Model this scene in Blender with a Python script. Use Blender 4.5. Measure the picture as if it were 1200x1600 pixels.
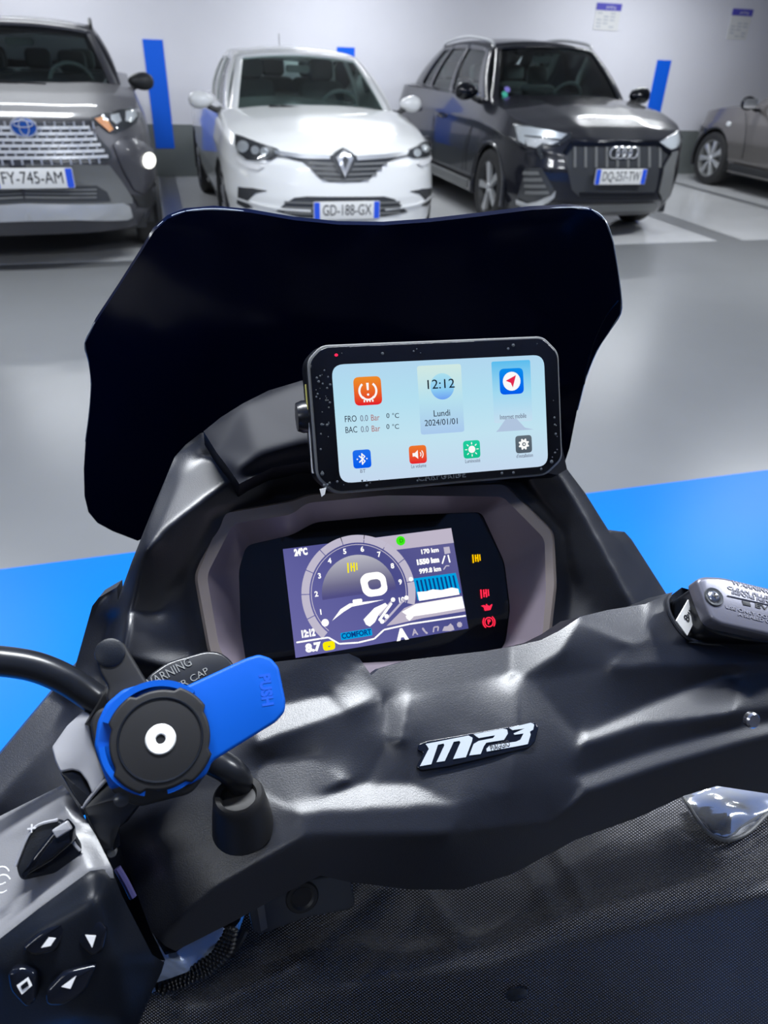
import bpy, bmesh, math, random
import numpy as np
from mathutils import Vector, Matrix
from mathutils.geometry import delaunay_2d_cdt
random.seed(7)
SC = bpy.context.scene
for o in list(bpy.data.objects): bpy.data.objects.remove(o)
# ------------------------------------------------------------------ camera
FPX = 1109.0
PITCH, YAW, ROLL, CAMH = math.radians(33.2), math.radians(17.15), math.radians(2.36), 1.503
Fv = np.array([math.sin(YAW)*math.cos(PITCH), math.cos(YAW)*math.cos(PITCH), -math.sin(PITCH)])
R0 = np.array([math.cos(YAW), -math.sin(YAW), 0.]); U0 = np.cross(R0, Fv)
Rv = R0*math.cos(ROLL)+U0*math.sin(ROLL); Uv = -R0*math.sin(ROLL)+U0*math.cos(ROLL)
Cv = np.array([0, 0, CAMH])
cam = bpy.data.cameras.new('camera'); co = bpy.data.objects.new('camera', cam); SC.collection.objects.link(co)
cam.sensor_fit = 'VERTICAL'; cam.sensor_height = 36.0; cam.lens = 36.0*FPX/1600.0
cam.clip_start = 0.02; cam.clip_end = 100
co.matrix_world = Matrix(((Rv[0], Uv[0], -Fv[0], 0), (Rv[1], Uv[1], -Fv[1], 0), (Rv[2], Uv[2], -Fv[2], CAMH), (0, 0, 0, 1)))
cam.dof.use_dof = True; cam.dof.focus_distance = 0.52; cam.dof.aperture_fstop = cam.lens/2.4
SC.camera = co
# ------------------------------------------------------------------ world, light, exposure
w = bpy.data.worlds.new('world'); SC.world = w; w.use_nodes = True
w.node_tree.nodes['Background'].inputs[0].default_value = (.62, .72, .9, 1); w.node_tree.nodes['Background'].inputs[1].default_value = 0.02
SC.view_settings.view_transform = 'Standard'; SC.view_settings.look = 'None'
SC.view_settings.exposure = 0.0; SC.view_settings.gamma = 1.0; SC.view_settings.use_curve_mapping = False
LAMPS = [  # x, y, length, watts : ceiling strips, each with its own light
    (-1.2, 9.1, 1.5, 44), (2.4, 9.1, 1.5, 44), (6.2, 9.1, 1.5, 44),
    (-2.2, 4.8, 1.5, 65), (1.6, 4.8, 1.5, 65), (5.4, 4.8, 1.5, 75),
    (-1.5, -.9, 1.2, 12), (.2, .95, 1.2, 90), (2.2, .3, 1.2, 62)]
CEIL = 2.75

def P(px, py, z):            # the point on a pixel's ray at depth z (metres along the view axis)
    return Vector(Cv+(Fv+Rv*(px-600)/FPX+Uv*(800-py)/FPX)*z)
def Gp(px, py, z=0.0):       # ... where it meets height z
    r = Fv+Rv*(px-600)/FPX+Uv*(800-py)/FPX
    return Vector(Cv+r*(z-CAMH)/r[2])
def Wp(px, py, Y):           # ... where it meets the plane y = Y
    r = Fv+Rv*(px-600)/FPX+Uv*(800-py)/FPX
    return Vector(Cv+r*Y/r[1])
class Plane:
    def __init__(s, origin, ex, ey):
        s.o = Vector(origin); s.ex = Vector(ex).normalized(); s.n = s.ex.cross(Vector(ey)).normalized(); s.ey = s.n.cross(s.ex)
    def uv(s, px, py, off=0.0):
        r = Vector(Fv+Rv*(px-600)/FPX+Uv*(800-py)/FPX); c = Vector(Cv)
        t = ((s.o+s.n*off-c).dot(s.n))/r.dot(s.n); q = c+r*t-s.o
        return (q.dot(s.ex), q.dot(s.ey))
    def p(s, u, v, off=0.0): return s.o+s.ex*u+s.ey*v+s.n*off
    def mat(s, u=0, v=0, off=0, rot=0):
        m = Matrix((s.ex, s.ey, s.n)).transposed().to_4x4(); m.translation = s.p(u, v, off)
        return m @ Matrix.Rotation(rot, 4, 'Z')
# ------------------------------------------------------------------ materials
def mat(name, col, rough=.5, metal=0., spec=.5, coat=0., emis=None, es=1., alpha=1., bump=None, trans=0., var=None, ior=None):
    m = bpy.data.materials.new(name); m.use_nodes = True; nt = m.node_tree; b = nt.nodes['Principled BSDF']
    b.inputs['Base Color'].default_value = (*col, 1); b.inputs['Roughness'].default_value = rough; b.inputs['Metallic'].default_value = metal
    b.inputs['Specular IOR Level'].default_value = spec; b.inputs['Coat Weight'].default_value = coat; b.inputs['Coat Roughness'].default_value = .06
    b.inputs['Alpha'].default_value = alpha; b.inputs['Transmission Weight'].default_value = trans
    if ior: b.inputs['IOR'].default_value = ior
    if emis: b.inputs['Emission Color'].default_value = (*emis, 1); b.inputs['Emission Strength'].default_value = es
    if bump or var:
        tc = nt.nodes.new('ShaderNodeTexCoord')
    if bump:
        n = nt.nodes.new('ShaderNodeTexNoise'); n.inputs['Scale'].default_value = bump[0]; n.inputs['Detail'].default_value = 2
        bp = nt.nodes.new('ShaderNodeBump'); bp.inputs['Strength'].default_value = bump[1]; bp.inputs['Distance'].default_value = bump[2]
        nt.links.new(tc.outputs['Object'], n.inputs['Vector']); nt.links.new(n.outputs[0], bp.inputs['Height']); nt.links.new(bp.outputs[0], b.inputs['Normal'])
    if var:  # scale, amount : slow tone variation
        n = nt.nodes.new('ShaderNodeTexNoise'); n.inputs['Scale'].default_value = var[0]; n.inputs['Detail'].default_value = 4
        r = nt.nodes.new('ShaderNodeMapRange'); r.inputs[3].default_value = 1-var[1]; r.inputs[4].default_value = 1+var[1]
        r.inputs[1].default_value = .3; r.inputs[2].default_value = .7
        mx = nt.nodes.new('ShaderNodeVectorMath'); mx.operation = 'SCALE'; mx.inputs[0].default_value = col
        nt.links.new(tc.outputs['Object'], n.inputs['Vector']); nt.links.new(n.outputs[0], r.inputs[0]); nt.links.new(r.outputs[0], mx.inputs['Scale'])
        nt.links.new(mx.outputs[0], b.inputs['Base Color'])
    return m
def srgb(r, g, b): return tuple(((c/255+.055)/1.055)**2.4 if c/255 > .04045 else c/255/12.92 for c in (r, g, b))
def glow(name, col, s=1.0):
    m = bpy.data.materials.new(name); m.use_nodes = True; nt = m.node_tree; nt.nodes.clear()
    e = nt.nodes.new('ShaderNodeEmission'); e.inputs[0].default_value = (*col, 1); e.inputs[1].default_value = s
    o = nt.nodes.new('ShaderNodeOutputMaterial'); nt.links.new(e.outputs[0], o.inputs[0]); return m
def glass(name, tint, gl=.12):
    m = bpy.data.materials.new(name); m.use_nodes = True; nt = m.node_tree; nt.nodes.clear()
    t = nt.nodes.new('ShaderNodeBsdfTransparent'); t.inputs[0].default_value = (*tint, 1)
    g = nt.nodes.new('ShaderNodeBsdfGlossy'); g.inputs['Roughness'].default_value = .03
    fr = nt.nodes.new('ShaderNodeFresnel'); fr.inputs[0].default_value = 1.5
    mx = nt.nodes.new('ShaderNodeMixShader'); o = nt.nodes.new('ShaderNodeOutputMaterial')
    nt.links.new(fr.outputs[0], mx.inputs[0]); nt.links.new(t.outputs[0], mx.inputs[1]); nt.links.new(g.outputs[0], mx.inputs[2]); nt.links.new(mx.outputs[0], o.inputs[0])
    return m
M = {}
M['wall'] = mat('wall_paint', srgb(232, 232, 240), .42, var=(.7, .04), spec=.35)
M['skirt'] = mat('skirting_grey', srgb(120, 126, 126), .5, var=(2, .06))
M['lane'] = mat('lane_grey_epoxy', srgb(134, 136, 138), .28, var=(1.2, .05), spec=.5, bump=(3, .06, .01))
M['bay'] = mat('bay_white_epoxy', srgb(220, 221, 222), .16, var=(1.1, .05), spec=.5, bump=(3, .05, .01))
M['bluefloor'] = mat('blue_floor_paint', (0.0, .21, .85), .36, spec=.15, var=(1.5, .04), bump=(3, .05, .01))
M['bluewall'] = mat('blue_wall_paint', (.005, .135, .85), .5, spec=.3)
M['ceil'] = mat('ceiling_white', srgb(215, 216, 218), .8)
M['plastic'] = mat('dark_moulded_plastic', (.005, .0062, .011), .38, spec=.72, bump=(1400, .30, .0004))
M['plastic2'] = mat('black_moulded_plastic', (.005, .007, .012), .42, spec=.3, bump=(1400, .25, .0004))
M['cowl'] = mat('matt_black_cowl', (.004, .005, .010), .55, spec=.18)
M['smooth'] = mat('smooth_black_plastic', (.008, .009, .012), .28, spec=.5)
M['rubber'] = mat('black_rubber', (.010, .010, .011), .55, spec=.4)
M['gloss'] = mat('gloss_black', (.004, .005, .009), .08, spec=.5)
M['screenglass'] = mat('black_screen_glass', (.004, .004, .006), .06, spec=.5)
M['smoke'] = mat('smoked_windscreen', (.0009, .0022, .013), .16, spec=.14)
M['clearedge'] = mat('polished_edge', (.25, .28, .32), .12, spec=.8)
M['taupe'] = mat('taupe_bezel', srgb(112, 104, 102), .45, metal=.25, spec=.5, bump=(1200, .1, .0003))
M['silver'] = mat('silver_housing', srgb(168, 168, 172), .4, metal=.25, spec=.5, bump=(900, .12, .0003))
M['cap'] = mat('satin_black_metal', srgb(112, 112, 122), .3, metal=.5, spec=.5, bump=(700, .1, .0003))
M['blue'] = mat('blue_plastic', (.0, .078, .44), .5, spec=.22)
M['white'] = mat('white_print', (.78, .78, .78), .4)
M['badge'] = mat('badge_silver', (.42, .46, .50), .3, metal=.2)
M['chrome'] = mat('chrome', (.82, .83, .85), .2, metal=.65)
M['steel'] = mat('bare_steel', (.5, .5, .52), .25, metal=1.)
M['tyre'] = mat('tyre_rubber', (.02, .02, .021), .7)
M['carblack'] = mat('car_black_paint', (.007, .008, .014), .25, coat=.6, spec=.4)
M['cargrey'] = mat('car_grey_paint', srgb(74, 74, 80), .42, metal=.3, coat=.35)
M['carwhite'] = mat('car_white_paint', srgb(238, 239, 238), .28, coat=1.)
M['cartaupe'] = mat('car_taupe_paint', srgb(112, 108, 106), .3, metal=.5, coat=.8)
M['trim'] = mat('unpainted_trim', (.018, .019, .021), .5)
M['trimgrey'] = mat('grey_trim', (.16, .165, .165), .45)
M['satinsilver'] = mat('satin_silver', (.58, .59, .60), .35, metal=.6)
M['interior'] = mat('cabin_dark', (.13, .15, .15), .8)
M['seatcloth'] = mat('seat_cloth', (.07, .08, .082), .85)
M['cglass'] = glass('car_glass', (.70, .84, .82))
M['lampglass'] = glass('lamp_glass', (.93, .95, .97))
M['reflector'] = mat('lamp_reflector', (.85, .87, .88), .3, metal=.35)
M['lampdark'] = mat('lamp_dark', (.05, .053, .058), .25)
M['amber'] = mat('amber_lens', (.9, .32, .03), .25)
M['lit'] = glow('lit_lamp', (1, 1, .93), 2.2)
M['plate'] = mat('number_plate_white', (.82, .82, .80), .35)
M['plateblue'] = mat('plate_blue', (.02, .1, .75), .4)
M['ink'] = mat('black_ink', (.01, .01, .012), .5)
M['emblue'] = mat('emblem_blue', (.02, .10, .42), .2, metal=.4)
# ------------------------------------------------------------------ object helpers
COL = SC.collection
def link(name, me, parent=None, m=None):
    o = bpy.data.objects.new(name, me); COL.objects.link(o)
    if m is not None and hasattr(me, 'materials'):
        me.materials.clear(); me.materials.append(m)
    if parent is not None: o.parent = parent
    return o
def thing(name, label, cat, loc=(0, 0, 0), rz=0., group=None):
    o = bpy.data.objects.new(name, None); COL.objects.link(o); o.location = loc; o.rotation_euler = (0, 0, rz)
    o.empty_display_size = .05; o['label'] = label; o['category'] = cat
    if group: o['group'] = group
    return o
def tag(o, label, cat, group=None):
    o['label'] = label; o['category'] = cat
    if group: o['group'] = group
    return o
def mesh(name, V, Fc, m, parent=None, smooth=True, inv=None):
    if inv is not None: V = [inv @ Vector(v) for v in V]
    me = bpy.data.meshes.new(name); me.from_pydata([tuple(v) for v in V], [], [tuple(f) for f in Fc]); me.update()
    bm = bmesh.new(); bm.from_mesh(me); bmesh.ops.remove_doubles(bm, verts=bm.verts, dist=1e-6)
    bmesh.ops.recalc_face_normals(bm, faces=bm.faces); bm.to_mesh(me); bm.free()
    if smooth:
        me.polygons.foreach_set('use_smooth', [True]*len(me.polygons))
        if smooth is not True: me.set_sharp_from_angle(angle=math.radians(smooth))
    return link(name, me, parent, m)
def bmobj(name, bm, m, parent=None, smooth=35):
    me = bpy.data.meshes.new(name); bmesh.ops.recalc_face_normals(bm, faces=bm.faces); bm.to_mesh(me); bm.free()
    if smooth:
        me.polygons.foreach_set('use_smooth', [True]*len(me.polygons)); me.set_sharp_from_angle(angle=math.radians(smooth))
    return link(name, me, parent, m)
def box(name, x0, x1, y0, y1, z0, z1, m, parent=None, bevel=0., smooth=35):
    bm = bmesh.new(); bmesh.ops.create_cube(bm, size=1)
    bmesh.ops.scale(bm, vec=(x1-x0, y1-y0, z1-z0), verts=bm.verts); bmesh.ops.translate(bm, vec=((x0+x1)/2, (y0+y1)/2, (z0+z1)/2), verts=bm.verts)
    if bevel: bmesh.ops.bevel(bm, geom=bm.edges, offset=bevel, segments=3, profile=.6, affect='EDGES')
    return bmobj(name, bm, m, parent, smooth)
def cr(pts, n=8, closed=False):      # Catmull-Rom through points
    pts = [Vector(p) for p in pts]; out = []; N = len(pts)
    rng = range(N if closed else N-1)
    for i in rng:
        if closed: a, b, c, d = pts[i-1], pts[i], pts[(i+1) % N], pts[(i+2) % N]
        else: a, b, c, d = pts[max(i-1, 0)], pts[i], pts[i+1], pts[min(i+2, N-1)]
        for k in range(n):
            t = k/n; out.append(.5*((2*b)+(-a+c)*t+(2*a-5*b+4*c-d)*t*t+(-a+3*b-3*c+d)*t**3))
    if not closed: out.append(pts[-1])
    return out
def tube(name, pts, r, m, parent=None, seg=16, smooth=True, caps=True, n=8, closed=False, inv=None, spline=True):
    path = cr(pts, n, closed) if spline else [Vector(p) for p in pts]
    N = len(path); V = []; Fc = []; rr = r if callable(r) else (lambda t: r)
    up = None
    for i, p in enumerate(path):
        if closed: t = (path[(i+1) % N]-path[i-1]).normalized()
        else: t = (path[min(i+1, N-1)]-path[max(i-1, 0)]).normalized()
        if up is None: up = t.orthogonal().normalized()
        up = (up-t*up.dot(t)).normalized(); s = t.cross(up)
        R_ = rr(i/(N-1))
        for k in range(seg):
            a = 2*math.pi*k/seg; V.append(p+(up*math.cos(a)+s*math.sin(a))*R_)
    for i in range(N if closed else N-1):
        for k in range(seg):
            a, b = i*seg+k, i*seg+(k+1) % seg; c, d = ((i+1) % N)*seg+(k+1) % seg, ((i+1) % N)*seg+k
            Fc.append((a, b, c, d))
    if caps and not closed:
        Fc.append(tuple(range(seg))[::-1]); Fc.append(tuple(range((N-1)*seg, N*seg)))
    return mesh(name, V, Fc, m, parent, 40 if smooth else False, inv)
def roundpoly(pts, r, seg=5):         # 2D polygon with rounded corners
    out = []; N = len(pts)
    for i in range(N):
        p = np.array(pts[i], float); a = np.array(pts[i-1], float)-p; b = np.array(pts[(i+1) % N], float)-p
        la, lb = np.linalg.norm(a), np.linalg.norm(b); ri = r[i] if isinstance(r, (list, tuple)) else r
        d = min(ri, la*.45, lb*.45); A = p+a/la*d; B = p+b/lb*d
        for k in range(seg+1):
            t = k/seg; q = (1-t)**2*A+2*t*(1-t)*p+t*t*B; out.append((q[0], q[1]))
    return out
def rrect(w, h, r, cx=0, cy=0, seg=5):
    return roundpoly([(cx-w/2, cy-h/2), (cx+w/2, cy-h/2), (cx+w/2, cy+h/2), (cx-w/2, cy+h/2)], r, seg)
def slab(name, poly, M4, z0, z1, m, parent=None, bevel=0., smooth=35, taper=None):
    """polygon in a plane's own coordinates, given thickness; bevels the z1 rim"""
    bm = bmesh.new(); P2 = [Vector((u, v, 0)) for u, v in poly]
    ar = sum(P2[i-1].x*P2[i].y-P2[i].x*P2[i-1].y for i in range(len(P2)))
    if ar < 0: P2 = P2[::-1]
    n = len(P2); c = sum(P2, Vector())/n
    def off(d):
        out = []
        for i in range(n):
            a = (P2[i]-P2[i-1]); b = (P2[(i+1) % n]-P2[i])
            na = Vector((-a.y, a.x, 0)); nb = Vector((-b.y, b.x, 0))
            na = na.normalized() if na.length > 1e-9 else nb.normalized(); nb = nb.normalized() if nb.length > 1e-9 else na
            nn = (na+nb); nn = nn.normalized() if nn.length > 1e-6 else na
            out.append(P2[i]+nn*d)
        return out
    rings = [(off(-(taper or 0)), z0)]
    if bevel:
        rings += [(P2, z1-bevel)]+[(off(bevel*(1-math.cos(a))), z1-bevel+bevel*math.sin(a)) for a in (math.pi/6, math.pi/3, math.pi/2)]
    else: rings.append((P2, z1))
    vs = [[bm.verts.new(M4 @ Vector((q.x, q.y, z))) for q in ring] for ring, z in rings]
    for a, b in zip(vs[:-1], vs[1:]):
        for i in range(n): bm.faces.new((a[i-1], a[i], b[i], b[i-1]))
    f1 = bm.faces.new(vs[0][::-1]); f2 = bm.faces.new(vs[-1]); f1.normal_update(); f2.normal_update()
    bmesh.ops.triangulate(bm, faces=[f1, f2])
    return bmobj(name, bm, m, parent, smooth)
def lathe(name, prof, M4, m, parent=None, seg=32, smooth=35):   # prof: (radius, z)
    bm = bmesh.new(); rings = []
    for r, z in prof:
        rings.append([bm.verts.new(M4 @ Vector((r*math.cos(2*math.pi*k/seg), r*math.sin(2*math.pi*k/seg), z))) for k in range(seg)] if r > 1e-6 else [bm.verts.new(M4 @ Vector((0, 0, z)))])
    for a, b in zip(rings[:-1], rings[1:]):
        for k in range(seg):
            k2 = (k+1) % seg
            if len(a) == 1 and len(b) == 1: continue
            if len(a) == 1: bm.faces.new((a[0], b[k], b[k2]))
            elif len(b) == 1: bm.faces.new((a[k], a[k2], b[0]))
            else: bm.faces.new((a[k], a[k2], b[k2], b[k]))
    return bmobj(name, bm, m, parent, smooth)
def text(s, M4, size, m, parent, name='lettering', depth=0.0002, align='CENTER', bold=0.0, space=1.0, sx=1.0, shear=0.0, fit=None):
    cu = bpy.data.curves.new('lettering', 'FONT'); cu.body = s; cu.size = size; cu.align_x = align; cu.align_y = 'CENTER'
    cu.extrude = depth; cu.offset = bold; cu.space_character = space; cu.resolution_u = 3; cu.shear = shear
    t = bpy.data.objects.new('tmp', cu); COL.objects.link(t); bpy.context.view_layer.update()
    me = bpy.data.meshes.new_from_object(t.evaluated_get(bpy.context.evaluated_depsgraph_get())); bpy.data.objects.remove(t)
    if len(me.vertices):
        xs = [v.co.x for v in me.vertices]; wd = max(xs)-min(xs)
        if fit: sx = fit/wd
        me.transform(M4 @ Matrix.Diagonal((sx, 1, 1, 1)))
    return link(name, me, parent, m)
# ------------------------------------------------------------------ relief sheets: an outline with control depths, creased then softened
def cdt(verts, edges, faces, mode=1):
    r = delaunay_2d_cdt([Vector(v) for v in verts], edges, faces, mode, 1e-5); return [tuple(v) for v in r[0]], r[2]
def tri_interp(cv, cz, edges, X, Y):
    """piecewise-linear field through control points (creases are edges)"""
    r = delaunay_2d_cdt([Vector(v) for v in cv], edges, [], 0, 1e-5)
    V = [tuple(v) for v in r[0]]; orig = r[3]
    Zv = []
    for i, v in enumerate(V):
        if orig[i]: Zv.append(cz[orig[i][0]])
        else:
            d = [(v[0]-c[0])**2+(v[1]-c[1])**2 for c in cv]; k = np.argsort(d)[:2]; Zv.append(sum(cz[j]/math.sqrt(d[j]+1e-9) for j in k)/sum(1/math.sqrt(d[j]+1e-9) for j in k))
    out = np.full(X.shape, np.nan)
    for f in r[2]:
        (x0, y0), (x1, y1), (x2, y2) = (V[i] for i in f[:3]); z0, z1, z2 = (Zv[i] for i in f[:3])
        det = (y1-y2)*(x0-x2)+(x2-x1)*(y0-y2)
        if abs(det) < 1e-9: continue
        xa, xb = min(x0, x1, x2), max(x0, x1, x2); ya, yb = min(y0, y1, y2), max(y0, y1, y2)
        ii = np.where((X[0] >= xa-1e-6) & (X[0] <= xb+1e-6))[0]; jj = np.where((Y[:, 0] >= ya-1e-6) & (Y[:, 0] <= yb+1e-6))[0]
        if not len(ii) or not len(jj): continue
        sl = np.ix_(jj, ii); xs, ys = X[sl], Y[sl]
        a = ((y1-y2)*(xs-x2)+(x2-x1)*(ys-y2))/det; b = ((y2-y0)*(xs-x2)+(x0-x2)*(ys-y2))/det; c = 1-a-b
        ins = (a >= -1e-6) & (b >= -1e-6) & (c >= -1e-6)
        sub = out[sl]; sub[ins] = (a*z0+b*z1+c*z2)[ins]; out[sl] = sub
    # fill outside by nearest
    for _ in range(400):
        nn = np.isnan(out)
        if not nn.any(): break
        pad = np.pad(out, 1, constant_values=np.nan); st = np.stack([pad[:-2, 1:-1], pad[2:, 1:-1], pad[1:-1, :-2], pad[1:-1, 2:]])
        ok = ~np.isnan(st); cnt = ok.sum(0); s = np.where(ok, st, 0).sum(0)
        upd = nn & (cnt > 0); out[upd] = s[upd]/cnt[upd]
    return out
def gblur(A, s):
    r = max(1, int(3*s)); k = np.exp(-np.arange(-r, r+1)**2/(2*s*s)); k /= k.sum()
    Ap = np.pad(A, r, mode='edge'); A1 = sum(k[i]*Ap[i:i+A.shape[0], :] for i in range(2*r+1)); return sum(k[i]*A1[:, i:i+A.shape[1]] for i in range(2*r+1))
def inside_v(X, Y, o):
    ins = np.zeros(X.shape, bool); j = len(o)-1
    for i in range(len(o)):
        (xi, yi), (xj, yj) = o[i], o[j]
        if yi != yj:
            c = ((yi > Y) != (yj > Y)) & (X < (xj-xi)*(Y-yi)/(yj-yi)+xi); ins ^= c
        j = i
    return ins
def flatten(ctrl, facets, wt=6.0, amp=1.0):
    """nudge control depths so that each listed facet is a true plane (planes are linear in inverse depth)"""
    keys = list(ctrl); ix = {k: i for i, k in enumerate(keys)}; n = len(keys); rows = []; rhs = []; nf = len(facets)
    for k in keys:
        r = np.zeros(n+3*nf); r[ix[k]] = 1; rows.append(r); rhs.append(1/ctrl[k][2])
    for f, fs in enumerate(facets):
        cx = np.mean([ctrl[k][0] for k in fs]); cy = np.mean([ctrl[k][1] for k in fs])
        for k in fs:
            r = np.zeros(n+3*nf); r[ix[k]] = wt; r[n+3*f] = -wt; r[n+3*f+1] = -wt*(ctrl[k][0]-cx)/100; r[n+3*f+2] = -wt*(ctrl[k][1]-cy)/100; rows.append(r); rhs.append(0)
    if amp != 1:      # deepen the relief about its own smooth trend
        A = np.array([[1, ctrl[k][0]/600-1, ctrl[k][1]/800-1, (ctrl[k][0]/600-1)**2, (ctrl[k][1]/800-1)**2, (ctrl[k][0]/600-1)*(ctrl[k][1]/800-1)] for k in keys]); y = np.array([1/ctrl[k][2] for k in keys])
        base = A @ np.linalg.lstsq(A, y, rcond=None)[0]; rhs[:n] = list(base+(y-base)*amp)
    s = np.linalg.lstsq(np.array(rows), np.array(rhs), rcond=None)[0]
    return {k: (ctrl[k][0], ctrl[k][1], float(1/s[ix[k]])) for k in keys}
def facet_field(Z0, X, Y, step, regions, default, L):
    """bend a base depth sheet so each region takes its own world normal (least squares, stays continuous)"""
    def grad(n):
        n = np.array(n, float); n /= np.linalg.norm(n)
        rx = Fv[:, None, None]+Rv[:, None, None]*((X-600)/FPX)[None]+Uv[:, None, None]*((800-Y)/FPX)[None]
        d = np.tensordot(n, rx, 1); d = np.where(np.abs(d) < .12, -.12, d)
        return -Z0*(n @ Rv)/FPX/d*step, -Z0*(-(n @ Uv))/FPX/d*step
    gx, gy = grad(default) if default is not None else (np.gradient(Z0, axis=1), np.gradient(Z0, axis=0))
    W = np.full(Z0.shape, .6)
    for poly, n in regions:
        mk = inside_v(X, Y, poly); a, c = grad(n); gx = np.where(mk, a, gx); gy = np.where(mk, c, gy); W = np.where(mk, 30.0 if n[2] > .89 else (3.0 if n[2] < .6 else 1.0), W)
    gxm = .5*(gx[:, 1:]+gx[:, :-1]); gym = .5*(gy[1:]+gy[:-1]); lam = 1.0/L**2; Wx = np.minimum(W[:, 1:], W[:, :-1]); Wy = np.minimum(W[1:], W[:-1])
    def At(px_, py_):
        r = np.zeros(Z0.shape); r[:, 1:] += px_; r[:, :-1] -= px_; r[1:] += py_; r[:-1] -= py_; return r
    def A(z): return At(Wx*(z[:, 1:]-z[:, :-1]), Wy*(z[1:]-z[:-1]))+lam*z
    bb = At(Wx*gxm, Wy*gym)+lam*Z0; z = Z0.copy(); r = bb-A(z); p = r.copy(); rs = (r*r).sum()
    for _ in range(900):
        Ap = A(p); al = rs/(p*Ap).sum(); z += al*p; r -= al*Ap; rn = (r*r).sum()
        if rn < 1e-16: break
        p = r+rn/rs*p; rs = rn
    return z
def relief(name, outline, ctrl, creases, m, parent, step=6, blur=1.0, skirt=(0, .02, -.02), extra=None, smooth=50, rnd=0, uvs=None, holes=(), facets=None, default=None, L=30, baseblur=None):
    """outline: list of px; ctrl: dict name->(px,py,Z); creases: lists of names"""
    if rnd: outline = roundpoly(outline, rnd, 4)
    keys = list(ctrl); cv = [ctrl[k][:2] for k in keys]; cz = [1/ctrl[k][2] for k in keys]; ix = {k: i for i, k in enumerate(keys)}
    ed = [(ix[a], ix[b]) for c in creases for a, b in zip(c[:-1], c[1:])]
    ox = np.array(outline); x0, y0 = ox.min(0)-step*3; x1, y1 = ox.max(0)+step*3
    gx = np.arange(x0, x1+step, step); gy = np.arange(y0, y1+step, step); X, Y = np.meshgrid(gx, gy)
    Z = 1/gblur(tri_interp(cv, cz, ed, X, Y), baseblur or blur)
    if facets is not None: Z = gblur(facet_field(Z, X, Y, step, facets, default, L), blur)
    if extra is not None: Z = Z+extra(X, Y)
    def zat(x, y):
        fx = (x-x0)/step; fy = (y-y0)/step; i = int(min(max(fx, 0), len(gx)-2)); j = int(min(max(fy, 0), len(gy)-2)); u, v = fx-i, fy-j
        return (Z[j, i]*(1-u)+Z[j, i+1]*u)*(1-v)+(Z[j+1, i]*(1-u)+Z[j+1, i+1]*u)*v
    # densify outline
    def dens(o):
        out = []
        for i in range(len(o)):
            a, b = np.array(o[i]), np.array(o[(i+1) % len(o)]); n = max(1, int(np.linalg.norm(b-a)/(step*1.2)))
            out += [tuple(a+(b-a)*k/n) for k in range(n)]
        return out
    O = dens(outline); n0 = len(O); pts = list(O); edges = [(i, (i+1) % n0) for i in range(n0)]
    def inside(x, y, o):
        ins = False; j = len(o)-1
        for i in range(len(o)):
            if (o[i][1] > y) != (o[j][1] > y) and x < (o[j][0]-o[i][0])*(y-o[i][1])/(o[j][1]-o[i][1])+o[i][0]: ins = not ins
            j = i
        return ins
    Oa = np.array(O); faces = [list(range(n0))]
    for h in holes:
        hd = dens(h); s = len(pts); pts += hd; edges += [(s+i, s+(i+1) % len(hd)) for i in range(len(hd))]; Oa = np.vstack([Oa, np.array(hd)])
    ok = inside_v(X, Y, O)
    for h in holes: ok &= ~inside_v(X, Y, h)
    G = np.stack([X[ok], Y[ok]], 1)
    for s0 in range(0, len(G), 2000):
        g = G[s0:s0+2000]; dd = ((g[:, None, :]-Oa[None])**2).sum(2).min(1); pts += [(float(a), float(c)) for a, c in g[dd > (step*.55)**2]]
    V2, T = cdt(pts, edges, [], 1)
    if holes:
        T = [f for f in T if not any(inside(sum(V2[i][0] for i in f)/3, sum(V2[i][1] for i in f)/3, h) for h in holes)]
    V = [P(x, y, zat(x, y)) for x, y in V2]
    me = bpy.data.meshes.new(name); me.from_pydata(V, [], [tuple(f) for f in T]); me.update()
    if uvs:
        ul = me.uv_layers.new(name='UVMap')
        for lp in me.loops:
            x, y = V2[lp.vertex_index]; ul.data[lp.index].uv = uvs(x, y)
    bm = bmesh.new(); bm.from_mesh(me)
    bmesh.ops.recalc_face_normals(bm, faces=bm.faces)
    av = sum((f.normal for f in bm.faces), Vector())
    if av.dot(Vector(Fv)) > 0: bmesh.ops.reverse_faces(bm, faces=bm.faces)
    if skirt:
        be = [e for e in bm.edges if e.is_boundary]
        # roll the lip over a little, then drop the skirt
        r = bmesh.ops.extrude_edge_only(bm, edges=be); nv = [g for g in r['geom'] if isinstance(g, bmesh.types.BMVert)]
        bmesh.ops.translate(bm, vec=skirt, verts=nv)
    bm.to_mesh(me); bm.free()
    me.polygons.foreach_set('use_smooth', [True]*len(me.polygons)); me.set_sharp_from_angle(angle=math.radians(smooth))
    o = link(name, me, parent, m)
    return o, zat

#==SETTING==
# ------------------------------------------------------------------ setting
def struct(o): o['kind'] = 'structure'; return o
WY = 10.47
struct(box('floor', -9, 16, -6, WY+.2, -.2, 0, M['lane']))
struct(box('wall_back', -9, 16, WY, WY+.2, 0, CEIL, M['wall']))
struct(box('wall_rear', -9, 16, -6.2, -6, 0, CEIL, M['wall']))
struct(box('wall_left', -9.2, -9, -6, WY, 0, CEIL, M['wall']))
struct(box('wall_right', 16, 16.2, -6, WY, 0, CEIL, M['wall']))
struct(box('ceiling', -9.2, 16.2, -6.2, WY+.2, CEIL, CEIL+.2, M['ceil']))
struct(box('baseboard_back', -9, 16, WY-.006, WY+.001, 0, .60, M['skirt']))
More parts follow.
